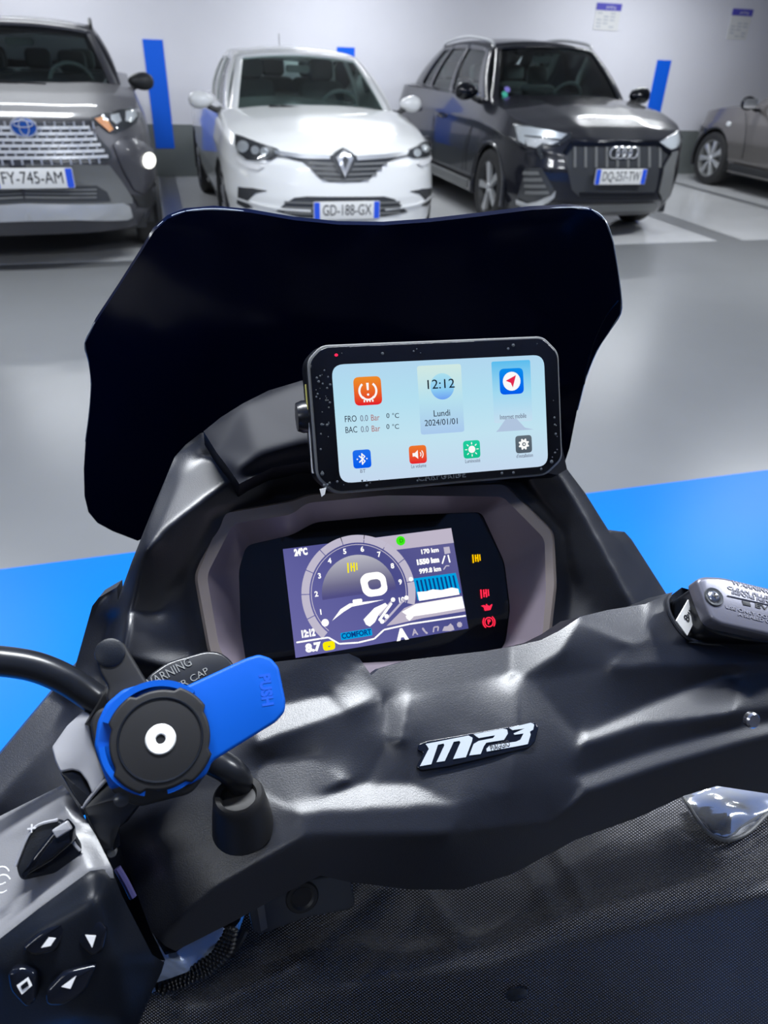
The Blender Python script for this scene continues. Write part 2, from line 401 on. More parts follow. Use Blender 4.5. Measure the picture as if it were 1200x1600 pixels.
# painted markings: floor bays, blue scooter bay, wall stripes
tn = 1
def painted(x0, x1, y0, y1, z0, z1, m, label):
    global tn
    o = struct(box('trim_%d' % tn, x0, x1, y0, y1, z0, z1, m)); tn += 1; o['label'] = label; return o
for xa, xb in ((-6.9, -4.72), (-4.5, -2.4), (-2.2, -.0), (.2, 2.38), (2.58, 5.27), (5.58, 7.1), (7.3, 9.6), (9.8, 12)):
    painted(xa, xb, 6.2, WY-.006, 0, .0025, M['bay'], 'off-white painted parking bay floor')
painted(-9, 16, -.4, 2.14, 0, .003, M['bluefloor'], 'bright blue painted floor of the scooter bay')
for k, x in enumerate((-4.65, -2.3, .12, 2.47, 7.14, 9.5)):
    z1 = 1.485
    painted(x-.115, x+.115, WY-.012, WY-.001, .33, z1, M['bluewall'], 'vertical blue stripe painted on the white wall')
# ceiling tubes (above the frame, they light the place)
for i, (x, y, ln, wt) in enumerate(LAMPS):
    t = thing('ceiling_light', 'white ceiling strip light fixed above the parking lane', 'light', (x, y, CEIL), 0, 'ceiling strip lights')
    box('housing', -ln/2, ln/2, -.06, .06, -.07, -.001, M['white'], t, .008)
    box('diffuser', -ln/2+.02, ln/2-.02, -.045, .045, -.095, -.071, glow('tube_light_%d' % i, (.93, .97, 1), 5), t, .008)
    L = bpy.data.lights.new('tube_lamp', 'AREA'); L.shape = 'RECTANGLE'; L.size = ln; L.size_y = .09; L.energy = wt; L.color = (.92, .96, 1)
    lo = bpy.data.objects.new('tube_lamp', L); COL.objects.link(lo); lo.parent = t; lo.location = (0, 0, -.1)
# notices on the wall
for k, (x0, x1, z0, z1) in enumerate(((5.92, 6.30, 1.80, 2.10), (8.08, 8.42, 1.77, 2.13))):
    t = thing('wall_notice', ('white notice with a violet header on the wall above the black car' if k == 0 else 'white notice with a violet header, the one nearer the dark taupe car'), 'notice', ((x0+x1)/2, WY-.002, z0))
    w_ = x1-x0; h_ = z1-z0
    box('sheet', -w_/2, w_/2, -.006, 0, 0, h_-.08, M['white'], t)
    box('header', -w_/2+.0, w_/2+.0, -.008, 0, h_-.078, h_, mat('notice_violet', srgb(88, 84, 190), .4), t)
    text('parking', Matrix.Translation((.03, -.0085, h_-.04)) @ Matrix.Rotation(math.pi/2, 4, 'X'), .05, M['white'], t, depth=.0003)
    sh = mat('notice_print', (.55, .57, .62), .5)
    bm = bmesh.new()
    for r in range(5):
        for c in range(3):
            if (r*3+c+k) % 4 == 1: continue
            xx = -w_/2+.03+c*.1; zz = .03+r*.038
            vs = [bm.verts.new((xx+a, -.0065, zz+b)) for a, b in ((0, 0), (.075, 0), (.075, .018), (0, .018))]; bm.faces.new(vs)
    bmobj('print', bm, sh, t, False)
# ------------------------------------------------------------------ cars
def lin(x, xp): return float(np.interp(x, [a for a, b in xp], [b for a, b in xp]))
class Car:
    def __init__(s, name, label, base, yaw, paint, **k):
        s.__dict__.update(dict(W=1.8, L=4.4, zb=.2, n=2.6, c=.75, ztop=[(0, .8), (1.1, 1.0), (4.4, 1.02)], nose=[(.2, .06), (.5, 0), (.8, .12)], tuck=[(0, .93), (.35, 1), (.75, .985), (1, .93)],
            crown=.05, cowl=1.05, wheel_y=.85, wheel_r=.325, rear_y=None, arch=.37, gh=None, hoodlen=1.3)); s.__dict__.update(k)
        s.root = thing(name, label, 'car', base, yaw); s.base = base; s.yaw = yaw; s.paint = paint
        s.Mw = Matrix.Translation(base) @ Matrix.Rotation(yaw, 4, 'Z'); s.Mi = s.Mw.inverted()
        s.rear_y = s.rear_y or s.L-.8
    def pt(s, a, y, t):
        """a in 0..1 front corner sweep (y None) or side y"""
        hw0 = s.W/2
        if a is not None:
            sa, ca = math.sin(a*math.pi/2), math.cos(a*math.pi/2)
            fx = sa**(2/s.n); fy = s.c*(1-ca**(2/s.n)); wgt = max(0, 1-fy/s.c)**.7
        else:
            fx = 1; fy = y; wgt = 0
            if y > s.L-s.c:
                q = (y-(s.L-s.c))/s.c; fx = max(0, (1-q**3.2))**(1/3.2)
        zt = lin(fy, s.ztop); z = s.zb+t*(zt-s.zb); hw = hw0*lin(t, s.tuck)
        return fx*hw, fy+lin(z, s.nose)*wgt, z
    def fascia(s, x, z):
        """y of the front skin at x, z"""
        y = .1
        for _ in range(4):
            zt = lin(y, s.ztop); t = min(1, max(0, (z-s.zb)/(zt-s.zb))); hw = s.W/2*lin(t, s.tuck)
            r = min(.9995, abs(x)/hw); sa = r**(s.n/2); ca = math.sqrt(1-sa*sa); fy = s.c*(1-ca**(2/s.n)); wgt = max(0, 1-fy/s.c)**.7
            y = fy+lin(z, s.nose)*wgt
        return y
    def norm(s, x, z):
        e = .012; dx = (s.fascia(x+e, z)-s.fascia(x-e, z))/(2*e); dz = (s.fascia(x, z+e)-s.fascia(x, z-e))/(2*e)
        return Vector((max(-2.5, min(2.5, dx)), -1, max(-1, min(1, dz)))).normalized()
    def px(s, px, py):
        """pixel -> (x, z) on the front skin"""
        y = .1
        for _ in range(8):
            a = s.Mi @ Vector(Cv); b = (s.Mi.to_3x3()) @ (P(px, py, 1)-Vector(Cv)); q = a+b*((y-a.y)/b.y); 
            y = .5*y+.5*s.fascia(max(-s.W/2*.98, min(s.W/2*.98, q.x)), q.z)
        return (q.x, q.z)
    def decal(s, name, poly, m, off=.008, depth=.02, parent=None, step=.05, rnd=0, inpx=True, dome=0.):
        if inpx: poly = [s.px(*p) for p in poly]
        if rnd: poly = roundpoly(poly, rnd, 3)
        O = []
        for i in range(len(poly)):
            a, b = np.array(poly[i]), np.array(poly[(i+1) % len(poly)]); k = max(1, int(np.linalg.norm(b-a)/step)); O += [tuple(a+(b-a)*j/k) for j in range(k)]
        n0 = len(O); pts = list(O); oa = np.array(O)
        def ins(x, y):
            r = False; j = n0-1
            for i in range(n0):
                if (O[i][1] > y) != (O[j][1] > y) and x < (O[j][0]-O[i][0])*(y-O[i][1])/(O[j][1]-O[i][1])+O[i][0]: r = not r
                j = i
            return r
        for xx in np.arange(oa[:, 0].min(), oa[:, 0].max(), step):
            for zz in np.arange(oa[:, 1].min(), oa[:, 1].max(), step):
                if ins(xx, zz) and ((oa[:, 0]-xx)**2+(oa[:, 1]-zz)**2).min() > (step*.5)**2: pts.append((float(xx), float(zz)))
        V2, T = cdt(pts, [(i, (i+1) % n0) for i in range(n0)], [], 1)
        bm = bmesh.new(); vs = []
        for x, z in V2:
            d = math.sqrt(((oa[:, 0]-x)**2+(oa[:, 1]-z)**2).min()); nn = s.norm(x, z)
            vs.append(bm.verts.new(Vector((x, s.fascia(x, z), z))+nn*(off+dome*min(1, d/.05)**.5)))
        for f in T:
            try: bm.faces.new([vs[i] for i in f])
            except ValueError: pass
        be = [e for e in bm.edges if e.is_boundary]; r = bmesh.ops.extrude_edge_only(bm, edges=be)
        bmesh.ops.translate(bm, vec=(0, depth, 0), verts=[g for g in r['geom'] if isinstance(g, bmesh.types.BMVert)])
        return bmobj(name, bm, m, parent or s.root, 50)
    def body(s):
        rows = [0, .06, .14, .24, .35, .46, .57, .68, .79, .88, .95, 1]
        cols = [(a/26, None) for a in range(27)]+[(None, y) for y in np.arange(s.c+.04, s.L-.02, .045)]+[(None, s.L-.01), (None, s.L)]
        wy = [(s.wheel_y, s.wheel_r), (s.rear_y, s.wheel_r)]
        for side in (1, -1):
            pass
        bm = bmesh.new(); g = {}
        def V(x, y, z, k):
            if k not in g: g[k] = bm.verts.new((x, y, z))
            return g[k]
        frows = [i/40 for i in range(41)]
        for side in (1, -1):
            for ci in range(len(cols)-1):
                for ri in range(40):
                    q = []
                    for dc, dr in ((0, 0), (1, 0), (1, 1), (0, 1)):
                        x, y, z = s.pt(*cols[ci+dc], frows[ri+dr]); q.append((x, y, z, ci+dc, ri+dr))
                    def inarch(p): return any((p[1]-a)**2+(p[2]-s.wheel_r)**2 < s.arch**2 for a, r_ in wy) and p[0] > s.W/2*.7
                    k = sum(inarch(p) for p in q)
                    if k == 4: continue
                    vs = []
                    for p in q:
                        x, y, z = p[:3]
                        if k and inarch(p):
                            a = min(wy, key=lambda w_: abs(w_[0]-y))[0]; d = Vector((y-a, z-s.wheel_r)); d = d.normalized()*s.arch if d.length > 1e-6 else d; y, z = a+d.x, s.wheel_r+d.y
                        kx = ('c' if p[3] == 0 else side, p[3], p[4]); vs.append(V(x*side if p[3] else 0, y, z, kx))
                    try: bm.faces.new(vs)
                    except ValueError: pass
        # hood and deck
        K = 10
        for ci in range(len(cols)-1):
            def row(c):
                x, y, z = s.pt(*cols[c], 1); cw = s.crown*min(1, (y+.02)/.5)
                return [Vector((x*k/K, y, z+cw*(1-abs(k/K)**2.2)-s.groove(x*k/K, y))) for k in range(-K, K+1)]
            A, B = row(ci), row(ci+1)
            for k in range(2*K):
                if (A[k]-A[k+1]).length < 1e-5:
                    vs = [bm.verts.new(A[k]), bm.verts.new(B[k+1]), bm.verts.new(B[k])]
                elif (B[k]-B[k+1]).length < 1e-5: vs = [bm.verts.new(A[k]), bm.verts.new(A[k+1]), bm.verts.new(B[k])]
                else: vs = [bm.verts.new(q) for q in (A[k], A[k+1], B[k+1], B[k])]
                bm.faces.new(vs)
        bmesh.ops.remove_doubles(bm, verts=bm.verts, dist=.0008)
        bmobj('body', bm, s.paint, s.root, 42)
        box('underside', -s.W/2*.86, s.W/2*.86, .3, s.L-.25, s.zb-.02, s.zb+.1, M['trim'], s.root)
        for a, r_ in wy:      # wheel wells
            for sd in (1, -1):
                tube('arch_lip', [(sd*(s.W/2*.975), a+(s.arch+.0)*math.cos(t), s.wheel_r+s.arch*math.sin(t)) for t in np.linspace(-.30, math.pi+.30, 13)], s.__dict__.get('lip', .016), M[s.__dict__.get('lipmat', 'trim')], s.root, seg=6, n=2)
                V_ = []; F_ = []
                for i, t in enumerate(np.linspace(-.3, math.pi+.3, 13)):
                    for xx in (s.W/2*.95, s.W/2*.60): V_.append((sd*xx, a+s.arch*1.02*math.cos(t), s.wheel_r+s.arch*1.02*math.sin(t)))
                for i in range(12): F_.append((2*i, 2*i+1, 2*i+3, 2*i+2))
                F_.append(tuple(2*i+1 for i in range(13)))
                mesh('wheel_well', V_, F_, M['trim'], s.root, False)
    def groove(s, x, y): return 0
    def wheel(s, x, y, sd, spokes, rimmat, spokemat):
        r = s.wheel_r; Mx = Matrix.Translation((x, y, r)) @ Matrix.Rotation(sd*math.pi/2, 4, 'Y')
        w_ = .205
        t = lathe('wheel', [(r*.66, -w_*.9), (r*.93, -w_*.95), (r, -w_*.78), (r, -w_*.2), (r*.95, -.01), (r*.84, .004), (r*.70, -.004), (r*.66, -.012), (r*.66, -.06)], Mx, M['tyre'], s.root, 40)
        lathe('rim', [(0, -.075), (r*.3, -.075), (r*.60, -.10), (r*.64, -.02), (r*.68, -.004), (r*.70, -.006)], Mx, M[rimmat], t, 36)
        for k in range(spokes):
            a = 2*math.pi*k/spokes+.3; Ma = Mx @ Matrix.Rotation(a, 4, 'Z')
            slab('spoke', [(.03, -.016), (r*.64, -.034), (r*.66, -.010), (r*.66, .012), (r*.64, .036), (.03, .018)], Ma, -.06, -.012, M[spokemat], t, .006)
        lathe('hub_cap', [(0, -.004), (.03, -.006), (.036, -.014), (.036, -.06)], Mx, M['chrome'], t, 20)
    def greenhouse(s, roofmat=None, g=None):
        """corner points: cowl, header, roof rear, rear base"""
        zc = g['zc']; wc, yc = g['wc'], g['yc']; wr, yr, zr = g['wr'], g['yr'], g['zr']; yrr, zrr, wrr = g['yrr'], g['zrr'], g['wrr']; yb, wb = g['yb'], g['wb']; bow = g.get('bow', .10)
        zrb = lin(yb, s.ztop)
        def ws(u, v):      # windscreen
            x0 = (2*u-1); b = 1-x0*x0
            A = Vector((x0*wc, yc+bow*x0*x0*1.4, zc+.0*b)); B = Vector((x0*wr, yr+bow*.6*x0*x0, zr-.015+.045*b))
            p = A.lerp(B, v); p += Vector((0, -.5, .5))*(.07*4*v*(1-v))*.5; return p
        def rf(u, v):
            x0 = 2*u-1; b = 1-x0*x0
            A = Vector((x0*wr, yr+bow*.6*x0*x0, zr-.015+.045*b)); B = Vector((x0*wrr, yrr-.03*x0*x0, zrr-.015+.045*b))
            p = A.lerp(B, v); p.z += .05*4*v*(1-v); return p
        def rw(u, v):
            x0 = 2*u-1; b = 1-x0*x0
            A = Vector((x0*wrr, yrr-.03*x0*x0, zrr-.015+.045*b)); B = Vector((x0*wb, yb-.05*x0*x0, zrb)); return A.lerp(B, v)+Vector((0, .5, .4))*(.04*4*v*(1-v))
        def sidef(sd):
            def f(u, v):
                A0, B0 = Vector((wc, yc+bow*1.4, zc)), Vector((wb, yb-.05, zrb)); A1, B1 = Vector((wr, yr+bow*.6, zr-.015)), Vector((wrr, yrr-.03, zrr-.015))
                p = A0.lerp(B0, u).lerp(A1.lerp(B1, u), v); p.z += .05*4*u*(1-u)*v; p.x += .03*4*u*(1-u)*(1-v)+.035*4*v*(1-v); return Vector((p.x*sd, p.y, p.z))
            return f
        def patch(fn, us, vs, wins, fmat, fname, gname, shade=None, flip=1):
            V_ = []; F_ = []; G_ = [[] for _ in wins]
            for v in vs:
                for u in us: V_.append(fn(u, v))
            nu = len(us)
            for j in range(len(vs)-1):
                for i in range(nu-1):
                    f = (j*nu+i, j*nu+i+1, (j+1)*nu+i+1, (j+1)*nu+i); uc, vc = (us[i]+us[i+1])/2, (vs[j]+vs[j+1])/2; hit = None
                    for k, wn in enumerate(wins):
                        if wn[0] < uc < wn[1] and wn[2] < vc < wn[3]: hit = k
                    (F_ if hit is None else G_[hit]).append(f)
            cen = s.gc
            if F_: 
                o = mesh(fname, V_, F_, fmat, s.root, 40)
                md = o.modifiers.new('thick', 'SOLIDIFY'); md.thickness = .03; md.offset = 0
            for k, gf in enumerate(G_):
                used = sorted(set(i for f in gf for i in f)); mp = {a: b for b, a in enumerate(used)}
                o = mesh(gname, [V_[i] for i in used], [tuple(mp[i] for i in f) for f in gf], g.get('glass', M['cglass']), s.root)
                ring_pts = None
        s.gc = Vector((0, (yc+yb)/2, 1))
        mu, mv = g.get('mu', .045), g.get('mv', .05)
        U = lambda cuts, n: sorted(set([0, 1]+[round(c, 4) for c in cuts]+[round(i/n, 4) for i in range(n+1)]))
        fm = g.get('framemat', s.paint)
        patch(ws, U([mu, 1-mu], 16), U([g.get('ws0', .03), 1-mv], 8), [(mu, 1-mu, g.get('ws0', .03), 1-mv)], fm, 'windscreen_pillars', 'windscreen')
        patch(rf, U([], 12), U([], 8), [], roofmat or s.paint, 'roof', 'x')
        patch(rw, U([.09, .91], 10), U([.12, .85], 6), [(.09, .91, .12, .85)], fm, 'tailgate_frame', 'rear_window')
        sw = g.get('side', [(.09, .42), (.46, .80)])
        for sd in (1, -1):
            patch(sidef(sd), U([a for w_ in sw for a in w_], 20), U([.06, .88], 8), [(a, b, .06, .88) for a, b in sw], g.get('sidemat', fm), 'side_window_frame', 'side_window')
            if g.get('rail'):
                f = sidef(sd); tube('roof_rail', [f(.02, 1)+Vector((0, 0, .0)), f(.08, 1)+Vector((0, 0, .05)), f(.5, 1)+Vector((0, 0, .06)), f(.92, 1)+Vector((0, 0, .05)), f(1, 1)], .016, M[g['rail']], s.root, seg=8, n=5)
        s.sf = sidef; s.ws = ws
        # cabin
        box('dashboard', -wc*.9, wc*.9, yc+.12, yc+.62, zc-.3, zc-.01, M['interior'], s.root, .06)
        lathe_m = Matrix.Translation((g.get('steer', 1)*.36, yc+.68, zc+.0)) @ Matrix.Rotation(math.radians(-65), 4, 'X')
        tube('steering_wheel', [lathe_m @ Vector((.18*math.cos(a), .18*math.sin(a), 0)) for a in np.linspace(0, 2*math.pi, 13)[:-1]], .016, M['interior'], s.root, seg=8, n=2, closed=True)
        for yy, xs in ((yc+1.25, (-.36, .36)), (yc+2.05, (-.42, 0, .42))):
            for x in xs:
                Mx = Matrix.Translation((x, yy, .55)) @ Matrix.Rotation(math.radians(-14), 4, 'X')
                st = slab('seat', rrect(.46, .72, .1, 0, .30), Mx @ Matrix.Rotation(math.pi/2, 4, 'X'), -.05, .05, M['seatcloth'], s.root, .03)
                slab('headrest', rrect(.25, .18, .06, 0, .76), Mx @ Matrix.Rotation(math.pi/2, 4, 'X'), -.04, .04, M['seatcloth'], st, .025)
        slab('interior_mirror', rrect(.22, .06, .025), Matrix.Translation((0, yr+.08, zr-.10)) @ Matrix.Rotation(math.pi/2, 4, 'X'), -.01, .015, M['interior'], s.root, .005)
    def mirror(s, x, y, z, m, scale=1., foot='trim'):
        sd = 1 if x > 0 else -1; bm = bmesh.new(); bmesh.ops.create_icosphere(bm, subdivisions=3, radius=1)
        for v in bm.verts:
            q = v.co; q.x *= .125*scale; q.z *= .078*scale*(1+.25*(q.x*sd)/.125); q.y *= .075*scale if q.y < 0 else .02
            q += Vector((x, y, z))
        h = bmobj('mirror_housing', bm, m, s.root, 60)
        tube('mirror_foot', [(x-sd*.05, y+.0, z-.04), (x-sd*.12, y+.0, z-.075), (x-sd*.17, y+.01, z-.07)], .022, M[foot], h, seg=8, n=3)
        slab('mirror_glass', rrect(.2*scale, .11*scale, .04), Matrix.Translation((x, y+.018, z)) @ Matrix.Rotation(-math.pi/2, 4, 'X'), 0, .006, M['chrome'], h)
    def numberplate(s, px, py, w_, txt, h=.11, z=None):
        x, zz = s.px(px, py) if z is None else (px, z); y = s.fascia(x, zz)-.045
        Mx = Matrix.Translation((x, y, zz)) @ Matrix.Rotation(math.pi/2, 4, 'X')
        box('plate_mount', x-w_/2+.03, x+w_/2-.03, y+.003, s.fascia(x, zz)+.03, zz-h*.4, zz+h*.4, M['trim'], s.root)
        p = slab('number_plate', rrect(w_, h, .012), Mx, -.004, .004, M['plate'], s.root, .001)
        slab('country_band', rrect(.045, h-.006, .008, -w_/2+.026, 0), Mx, .004, .0052, M['plateblue'], p)
        slab('region_band', rrect(.045, h-.006, .008, w_/2-.026, 0), Mx, .004, .0052, M['plateblue'], p)
        text(txt, Mx @ Matrix.Translation((0, 0, .0055)), h*.86, M['ink'], p, 'registration', fit=w_-.14)
        return p

# --- white hatchback -------------------------------------------------------
wc_ = Car('white_hatchback', 'white hatchback parked nose out between the grey and the black cars', (1.40, 5.80, 0), math.radians(1), M['carwhite'],
    W=1.80, L=4.36, zb=.16, n=2.7, c=.85, ztop=[(0, .74), (.25, .83), (.75, .93), (1.25, 1.0), (4.4, 1.0)],
    nose=[(.16, .05), (.3, 0), (.5, .0), (.74, .05), (.9, .10)], tuck=[(0, .90), (.2, .97), (.45, 1), (.75, .985), (.93, .95), (1, .89)], crown=.06, wheel_y=.92, wheel_r=.325, arch=.36)
def rg(x, y):
    t = abs(x)-(.35+.30*y); return -.010*math.exp(-(t/.05)**2)*min(1, y*2)
wc_.groove = rg; wc_.body()
wc_.greenhouse(g=dict(zc=.985, wc=.74, yc=1.14, wr=.56, yr=1.86, zr=1.405, yrr=3.25, zrr=1.37, wrr=.54, yb=4.0, wb=.62, mu=.05, mv=.06, side=[(.10, .42), (.46, .78)]))
wc_.mirror(-.95, 1.42, 1.07, M['carwhite'], .85); wc_.mirror(.95, 1.42, 1.07, M['carwhite'], .85)
for sd in (-1, 1):
    for y in (.92, 3.56): wc_.wheel(sd*.885, y, sd, 8, 'lampdark', 'satinsilver')
D = wc_.decal
D('upper_grille', [(430, 236), (470, 243), (510, 244), (537, 242), (566, 244), (600, 243), (634, 238), (620, 246), (603, 254), (588, 268), (578, 279), (562, 284), (514, 284), (500, 279), (487, 266), (472, 252), (450, 246)], M['lampdark'], .006, .02)
for yy, xa, xb in ((254, 482, 604), (262, 488, 596), (270, 494, 588), (278, 504, 576)):
    D('grille_bar', [(xa, yy), (537, yy+2), (xb, yy), (xb, yy+3), (537, yy+5), (xa, yy+3)], M['trimgrey'], .014, .012)
D('chrome_strip', [(430, 235), (470, 241), (515, 243), (515, 249), (470, 248), (432, 242)], M['satinsilver'], .016, .02)
D('chrome_strip', [(556, 244), (600, 241), (637, 236), (635, 243), (600, 248), (558, 251)], M['satinsilver'], .016, .02)
hl = [(369, 210), (380, 213), (405, 223), (433, 232), (440, 238), (424, 250), (405, 252), (386, 250), (374, 240), (368, 226)]
hr = [(674, 214), (678, 226), (676, 238), (664, 246), (645, 247), (632, 240), (640, 234), (660, 224)]
for poly, lamps in ((hl, [(381, 230, 9), (400, 236, 6.5), (414, 238, 6.5)]), (hr, [(651, 240, 6), (664, 233, 6)])):
    h = D('headlight', poly, M['lampdark'], .004, .03)
    for (x, y, r) in lamps:
        p = D('lamp_reflector', [(x+r*math.cos(a), y+r*math.sin(a)) for a in np.linspace(0, 2*math.pi, 13)[:-1]], M['reflector'], .012, .02, h)
    h2 = D('lamp_lens', poly, M['lampglass'], .022, .015, h, dome=.006)
D('light_strip', [(371, 240), (378, 249), (392, 254), (408, 258), (414, 261), (404, 266), (390, 263), (377, 256), (370, 248)], M['white'], .012, .02)
D('light_strip', [(676, 240), (668, 247), (655, 251), (650, 256), (658, 260), (668, 256), (675, 250)], M['white'], .012, .02)
D('lower_grille', [(432, 330), (446, 318), (460, 309), (480, 307), (600, 307), (616, 311), (628, 322), (636, 331), (600, 338), (540, 342), (470, 340)], M['lampdark'], .006, .03)
for yy in (314, 322, 330): D('lower_grille_bar', [(445, yy), (624, yy), (624, yy+3), (445, yy+3)], M['trimgrey'], .013, .012)
for poly in ([(373, 292), (396, 294), (418, 298), (400, 302), (386, 316), (396, 324), (385, 326), (371, 318)], [(675, 294), (660, 295), (640, 299), (655, 303), (664, 313), (658, 322), (668, 322), (675, 316)]):
    D('fog_pocket', poly, M['lampdark'], .006, .03)
D('diamond_emblem_surround', [(537, 232), (550, 240), (556, 247), (549, 266), (537, 279), (525, 266), (518, 247), (524, 240)], M['lampdark'], .020, .05, rnd=.01)
em = D('diamond_emblem', [(537, 236), (550, 249), (537, 277), (524, 249)], M['chrome'], .045, .04, dome=.01)
D('emblem_recess', [(537, 246), (542, 252), (537, 264), (532, 252)], M['lampdark'], .058, .008, em)
wc_.numberplate(540, 327, .53, 'GD-188-GX', .13)
box('roof_antenna', .0, .006, 2.9, 2.905, 1.40, 1.58, M['trim'], wc_.root)
for sd in (-1, 1): tube('wiper', [(sd*.05+.1, 1.12, 1.02), (sd*.05-.35, 1.2, 1.05)], .009, M['trim'], wc_.root, seg=6, n=2)
for sd in (-1, 1): D('bumper_crease', [(sd*.30, .43), (sd*.60, .44), (sd*.82, .47), (sd*.82, .455), (sd*.60, .425), (sd*.30, .415)][::sd], M['carwhite'], .012, .02, inpx=False)

# --- grey suv ---------------------------------------------------------------
gs = Car('grey_suv', 'dark grey sport utility car with a mesh grille at the left', (-.93, 5.86, 0), math.radians(2), M['cargrey'],
    W=1.86, L=4.6, zb=.27, n=3.0, c=.8, ztop=[(0, .93), (.15, 1.0), (.75, 1.10), (1.25, 1.15), (4.6, 1.15)],
    nose=[(.27, .06), (.40, 0), (.62, .03), (.75, .0), (1.0, .07), (1.2, .14)], tuck=[(0, .90), (.2, .98), (.45, 1), (.8, .985), (1, .92)], crown=.05, wheel_y=.96, wheel_r=.36, arch=.41, lip=.035)
def gg(x, y): return .022*(1/(1+math.exp((abs(x)-.42)/.05)))*min(1, y*3)
gs.groove = gg; gs.body()
gs.greenhouse(g=dict(zc=1.135, wc=.75, yc=1.22, wr=.585, yr=1.80, zr=1.54, yrr=3.75, zrr=1.52, wrr=.56, yb=4.35, wb=.66, mu=.045, mv=.06, rail='trim', side=[(.09, .36), (.40, .68), (.71, .88)]))
gs.mirror(-.93, 1.45, 1.19, M['trim'], .85); gs.mirror(.93, 1.45, 1.19, M['trim'], .85)
for sd in (-1, 1):
    for y in (.96, 3.65): gs.wheel(sd*.91, y, sd, 5, 'lampdark', 'satinsilver')
D = gs.decal; cx0 = 44
def mir(poly): return [(-x, z) for x, z in [gs.px(*p) for p in poly]]
def both(name, poly, m, off, dep, **k):
    D(name, poly, m, off, dep, **k); D(name, mir(poly)[::-1], m, off, dep, inpx=False, **k)
both('grille_backing', [(36, 190), (120, 192), (135, 196), (150, 210), (170, 232), (176, 246), (166, 254), (38, 253)], M['lampdark'], .004, .02)
gb = gs.px(44, 200); 
z0g, z1g = gs.px(60, 252)[1], gs.px(60, 196)[1]; rows_ = 6
for r in range(rows_):
    z = z0g+(z1g-z0g)*(r+.5)/rows_; xe = .50+.11*(rows_-1-r)/rows_
    D('grille_bar', [(-xe, z-.009), (xe, z-.009), (xe, z+.009), (-xe, z+.009)], M['satinsilver'], .018, .014, inpx=False, step=.08)
bm = bmesh.new()
for r in range(rows_+1):
    z = z0g+(z1g-z0g)*(r)/rows_; k = 0; x = -.52+(.03 if r % 2 else 0)
    while x < .54:
        y = gs.fascia(x, z)-.014; vs = [bm.verts.new((x+a, y+b, z+c)) for c in (-.022, .022) for a, b in ((-.006, 0), (.006, 0), (.006, .02), (-.006, .02))]
        for f in ((0, 1, 5, 4), (1, 2, 6, 5), (3, 0, 4, 7), (4, 5, 6, 7), (0, 3, 2, 1)): bm.faces.new([vs[i] for i in f])
        x += .062
o = bmobj('grille_mesh', bm, M['satinsilver'], gs.root, False); o['kind'] = 'stuff'
both('headlight', [(141, 184), (165, 176), (200, 168), (214, 172), (217, 182), (212, 192), (200, 200), (180, 209), (170, 208), (152, 194)], M['lampdark'], .004, .02)
for nm, poly, m_ in (('turn_signal', [(147, 186), (158, 183), (168, 190), (176, 203), (170, 207), (154, 193)], 'amber'), ('lamp_reflector', [(171, 180), (184, 177), (188, 190), (180, 195), (172, 188)], 'reflector'), ('lamp_reflector', [(194, 174), (208, 172), (212, 182), (204, 191), (194, 190)], 'reflector')):
    both(nm, poly, M[m_], .014, .02)
both('lamp_lens', [(141, 184), (165, 176), (200, 168), (214, 172), (217, 182), (212, 192), (200, 200), (180, 209), (170, 208), (152, 194)], M['lampglass'], .02, .015, dome=.008)
both('fog_pod', [(176, 226), (196, 214), (222, 222), (240, 238), (242, 280), (222, 303), (208, 296), (190, 262)], M['cargrey'], .012, .02, dome=.012)
both('fog_lamp', [(227+10*math.cos(a), 251+12*math.sin(a)) for a in np.linspace(0, 2*math.pi, 15)[:-1]], M['lit'], .034, .02)
both('side_trim', [(204, 304), (222, 306), (240, 285), (246, 296), (240, 322), (215, 322)], M['trim'], .014, .02)
both('lower_bumper', [(40, 256), (120, 256), (170, 258), (190, 285), (206, 310), (206, 318), (40, 320)], M['trimgrey'], .010, .02)
both('lower_grille', [(40, 290), (150, 290), (166, 300), (172, 314), (40, 316)], M['lampdark'], .018, .02)
for yy in (295, 301, 307): both('lower_grille_bar', [(40, yy), (150, yy), (150, yy+2.5), (40, yy+2.5)], M['trimgrey'], .024, .012)
both('skid_plate', [(40, 318), (190, 318), (199, 322), (204, 336), (196, 340), (120, 340), (40, 342)], M['satinsilver'], .03, .04, rnd=.01)
ex, ez = gs.px(38, 198); Mx = Matrix.Translation((ex, gs.fascia(ex, ez)-.03, ez)) @ Matrix.Rotation(math.pi/2, 4, 'X') @ Matrix.Diagonal((1.35, 1, 1, 1))
e = lathe('oval_emblem', [(0, .006), (.052, .004), (.06, 0), (.06, -.03)], Mx, M['emblue'], gs.root, 28)
tube('emblem_ring', [Mx @ Vector((.06*math.cos(a), .06*math.sin(a), .004)) for a in np.linspace(0, 2*math.pi, 17)[:-1]], .005, M['chrome'], e, seg=6, n=2, closed=True)
tube('emblem_ring', [Mx @ Vector((.022*math.cos(a), .05*math.sin(a), .008)) for a in np.linspace(0, 2*math.pi, 17)[:-1]], .004, M['chrome'], e, seg=6, n=2, closed=True)
tube('emblem_ring', [Mx @ Vector((.045*math.cos(a), .02*math.sin(a)+.02, .008)) for a in np.linspace(0, 2*math.pi, 17)[:-1]], .004, M['chrome'], e, seg=6, n=2, closed=True)
gs.numberplate(52, 277, .53, 'FY-745-AM', .13)
for k in (-1, 1): tube('wiper', [(k*.1+.1, 1.14, 1.165), (k*.1-.4, 1.22, 1.19)], .009, M['trim'], gs.root, seg=6, n=2)

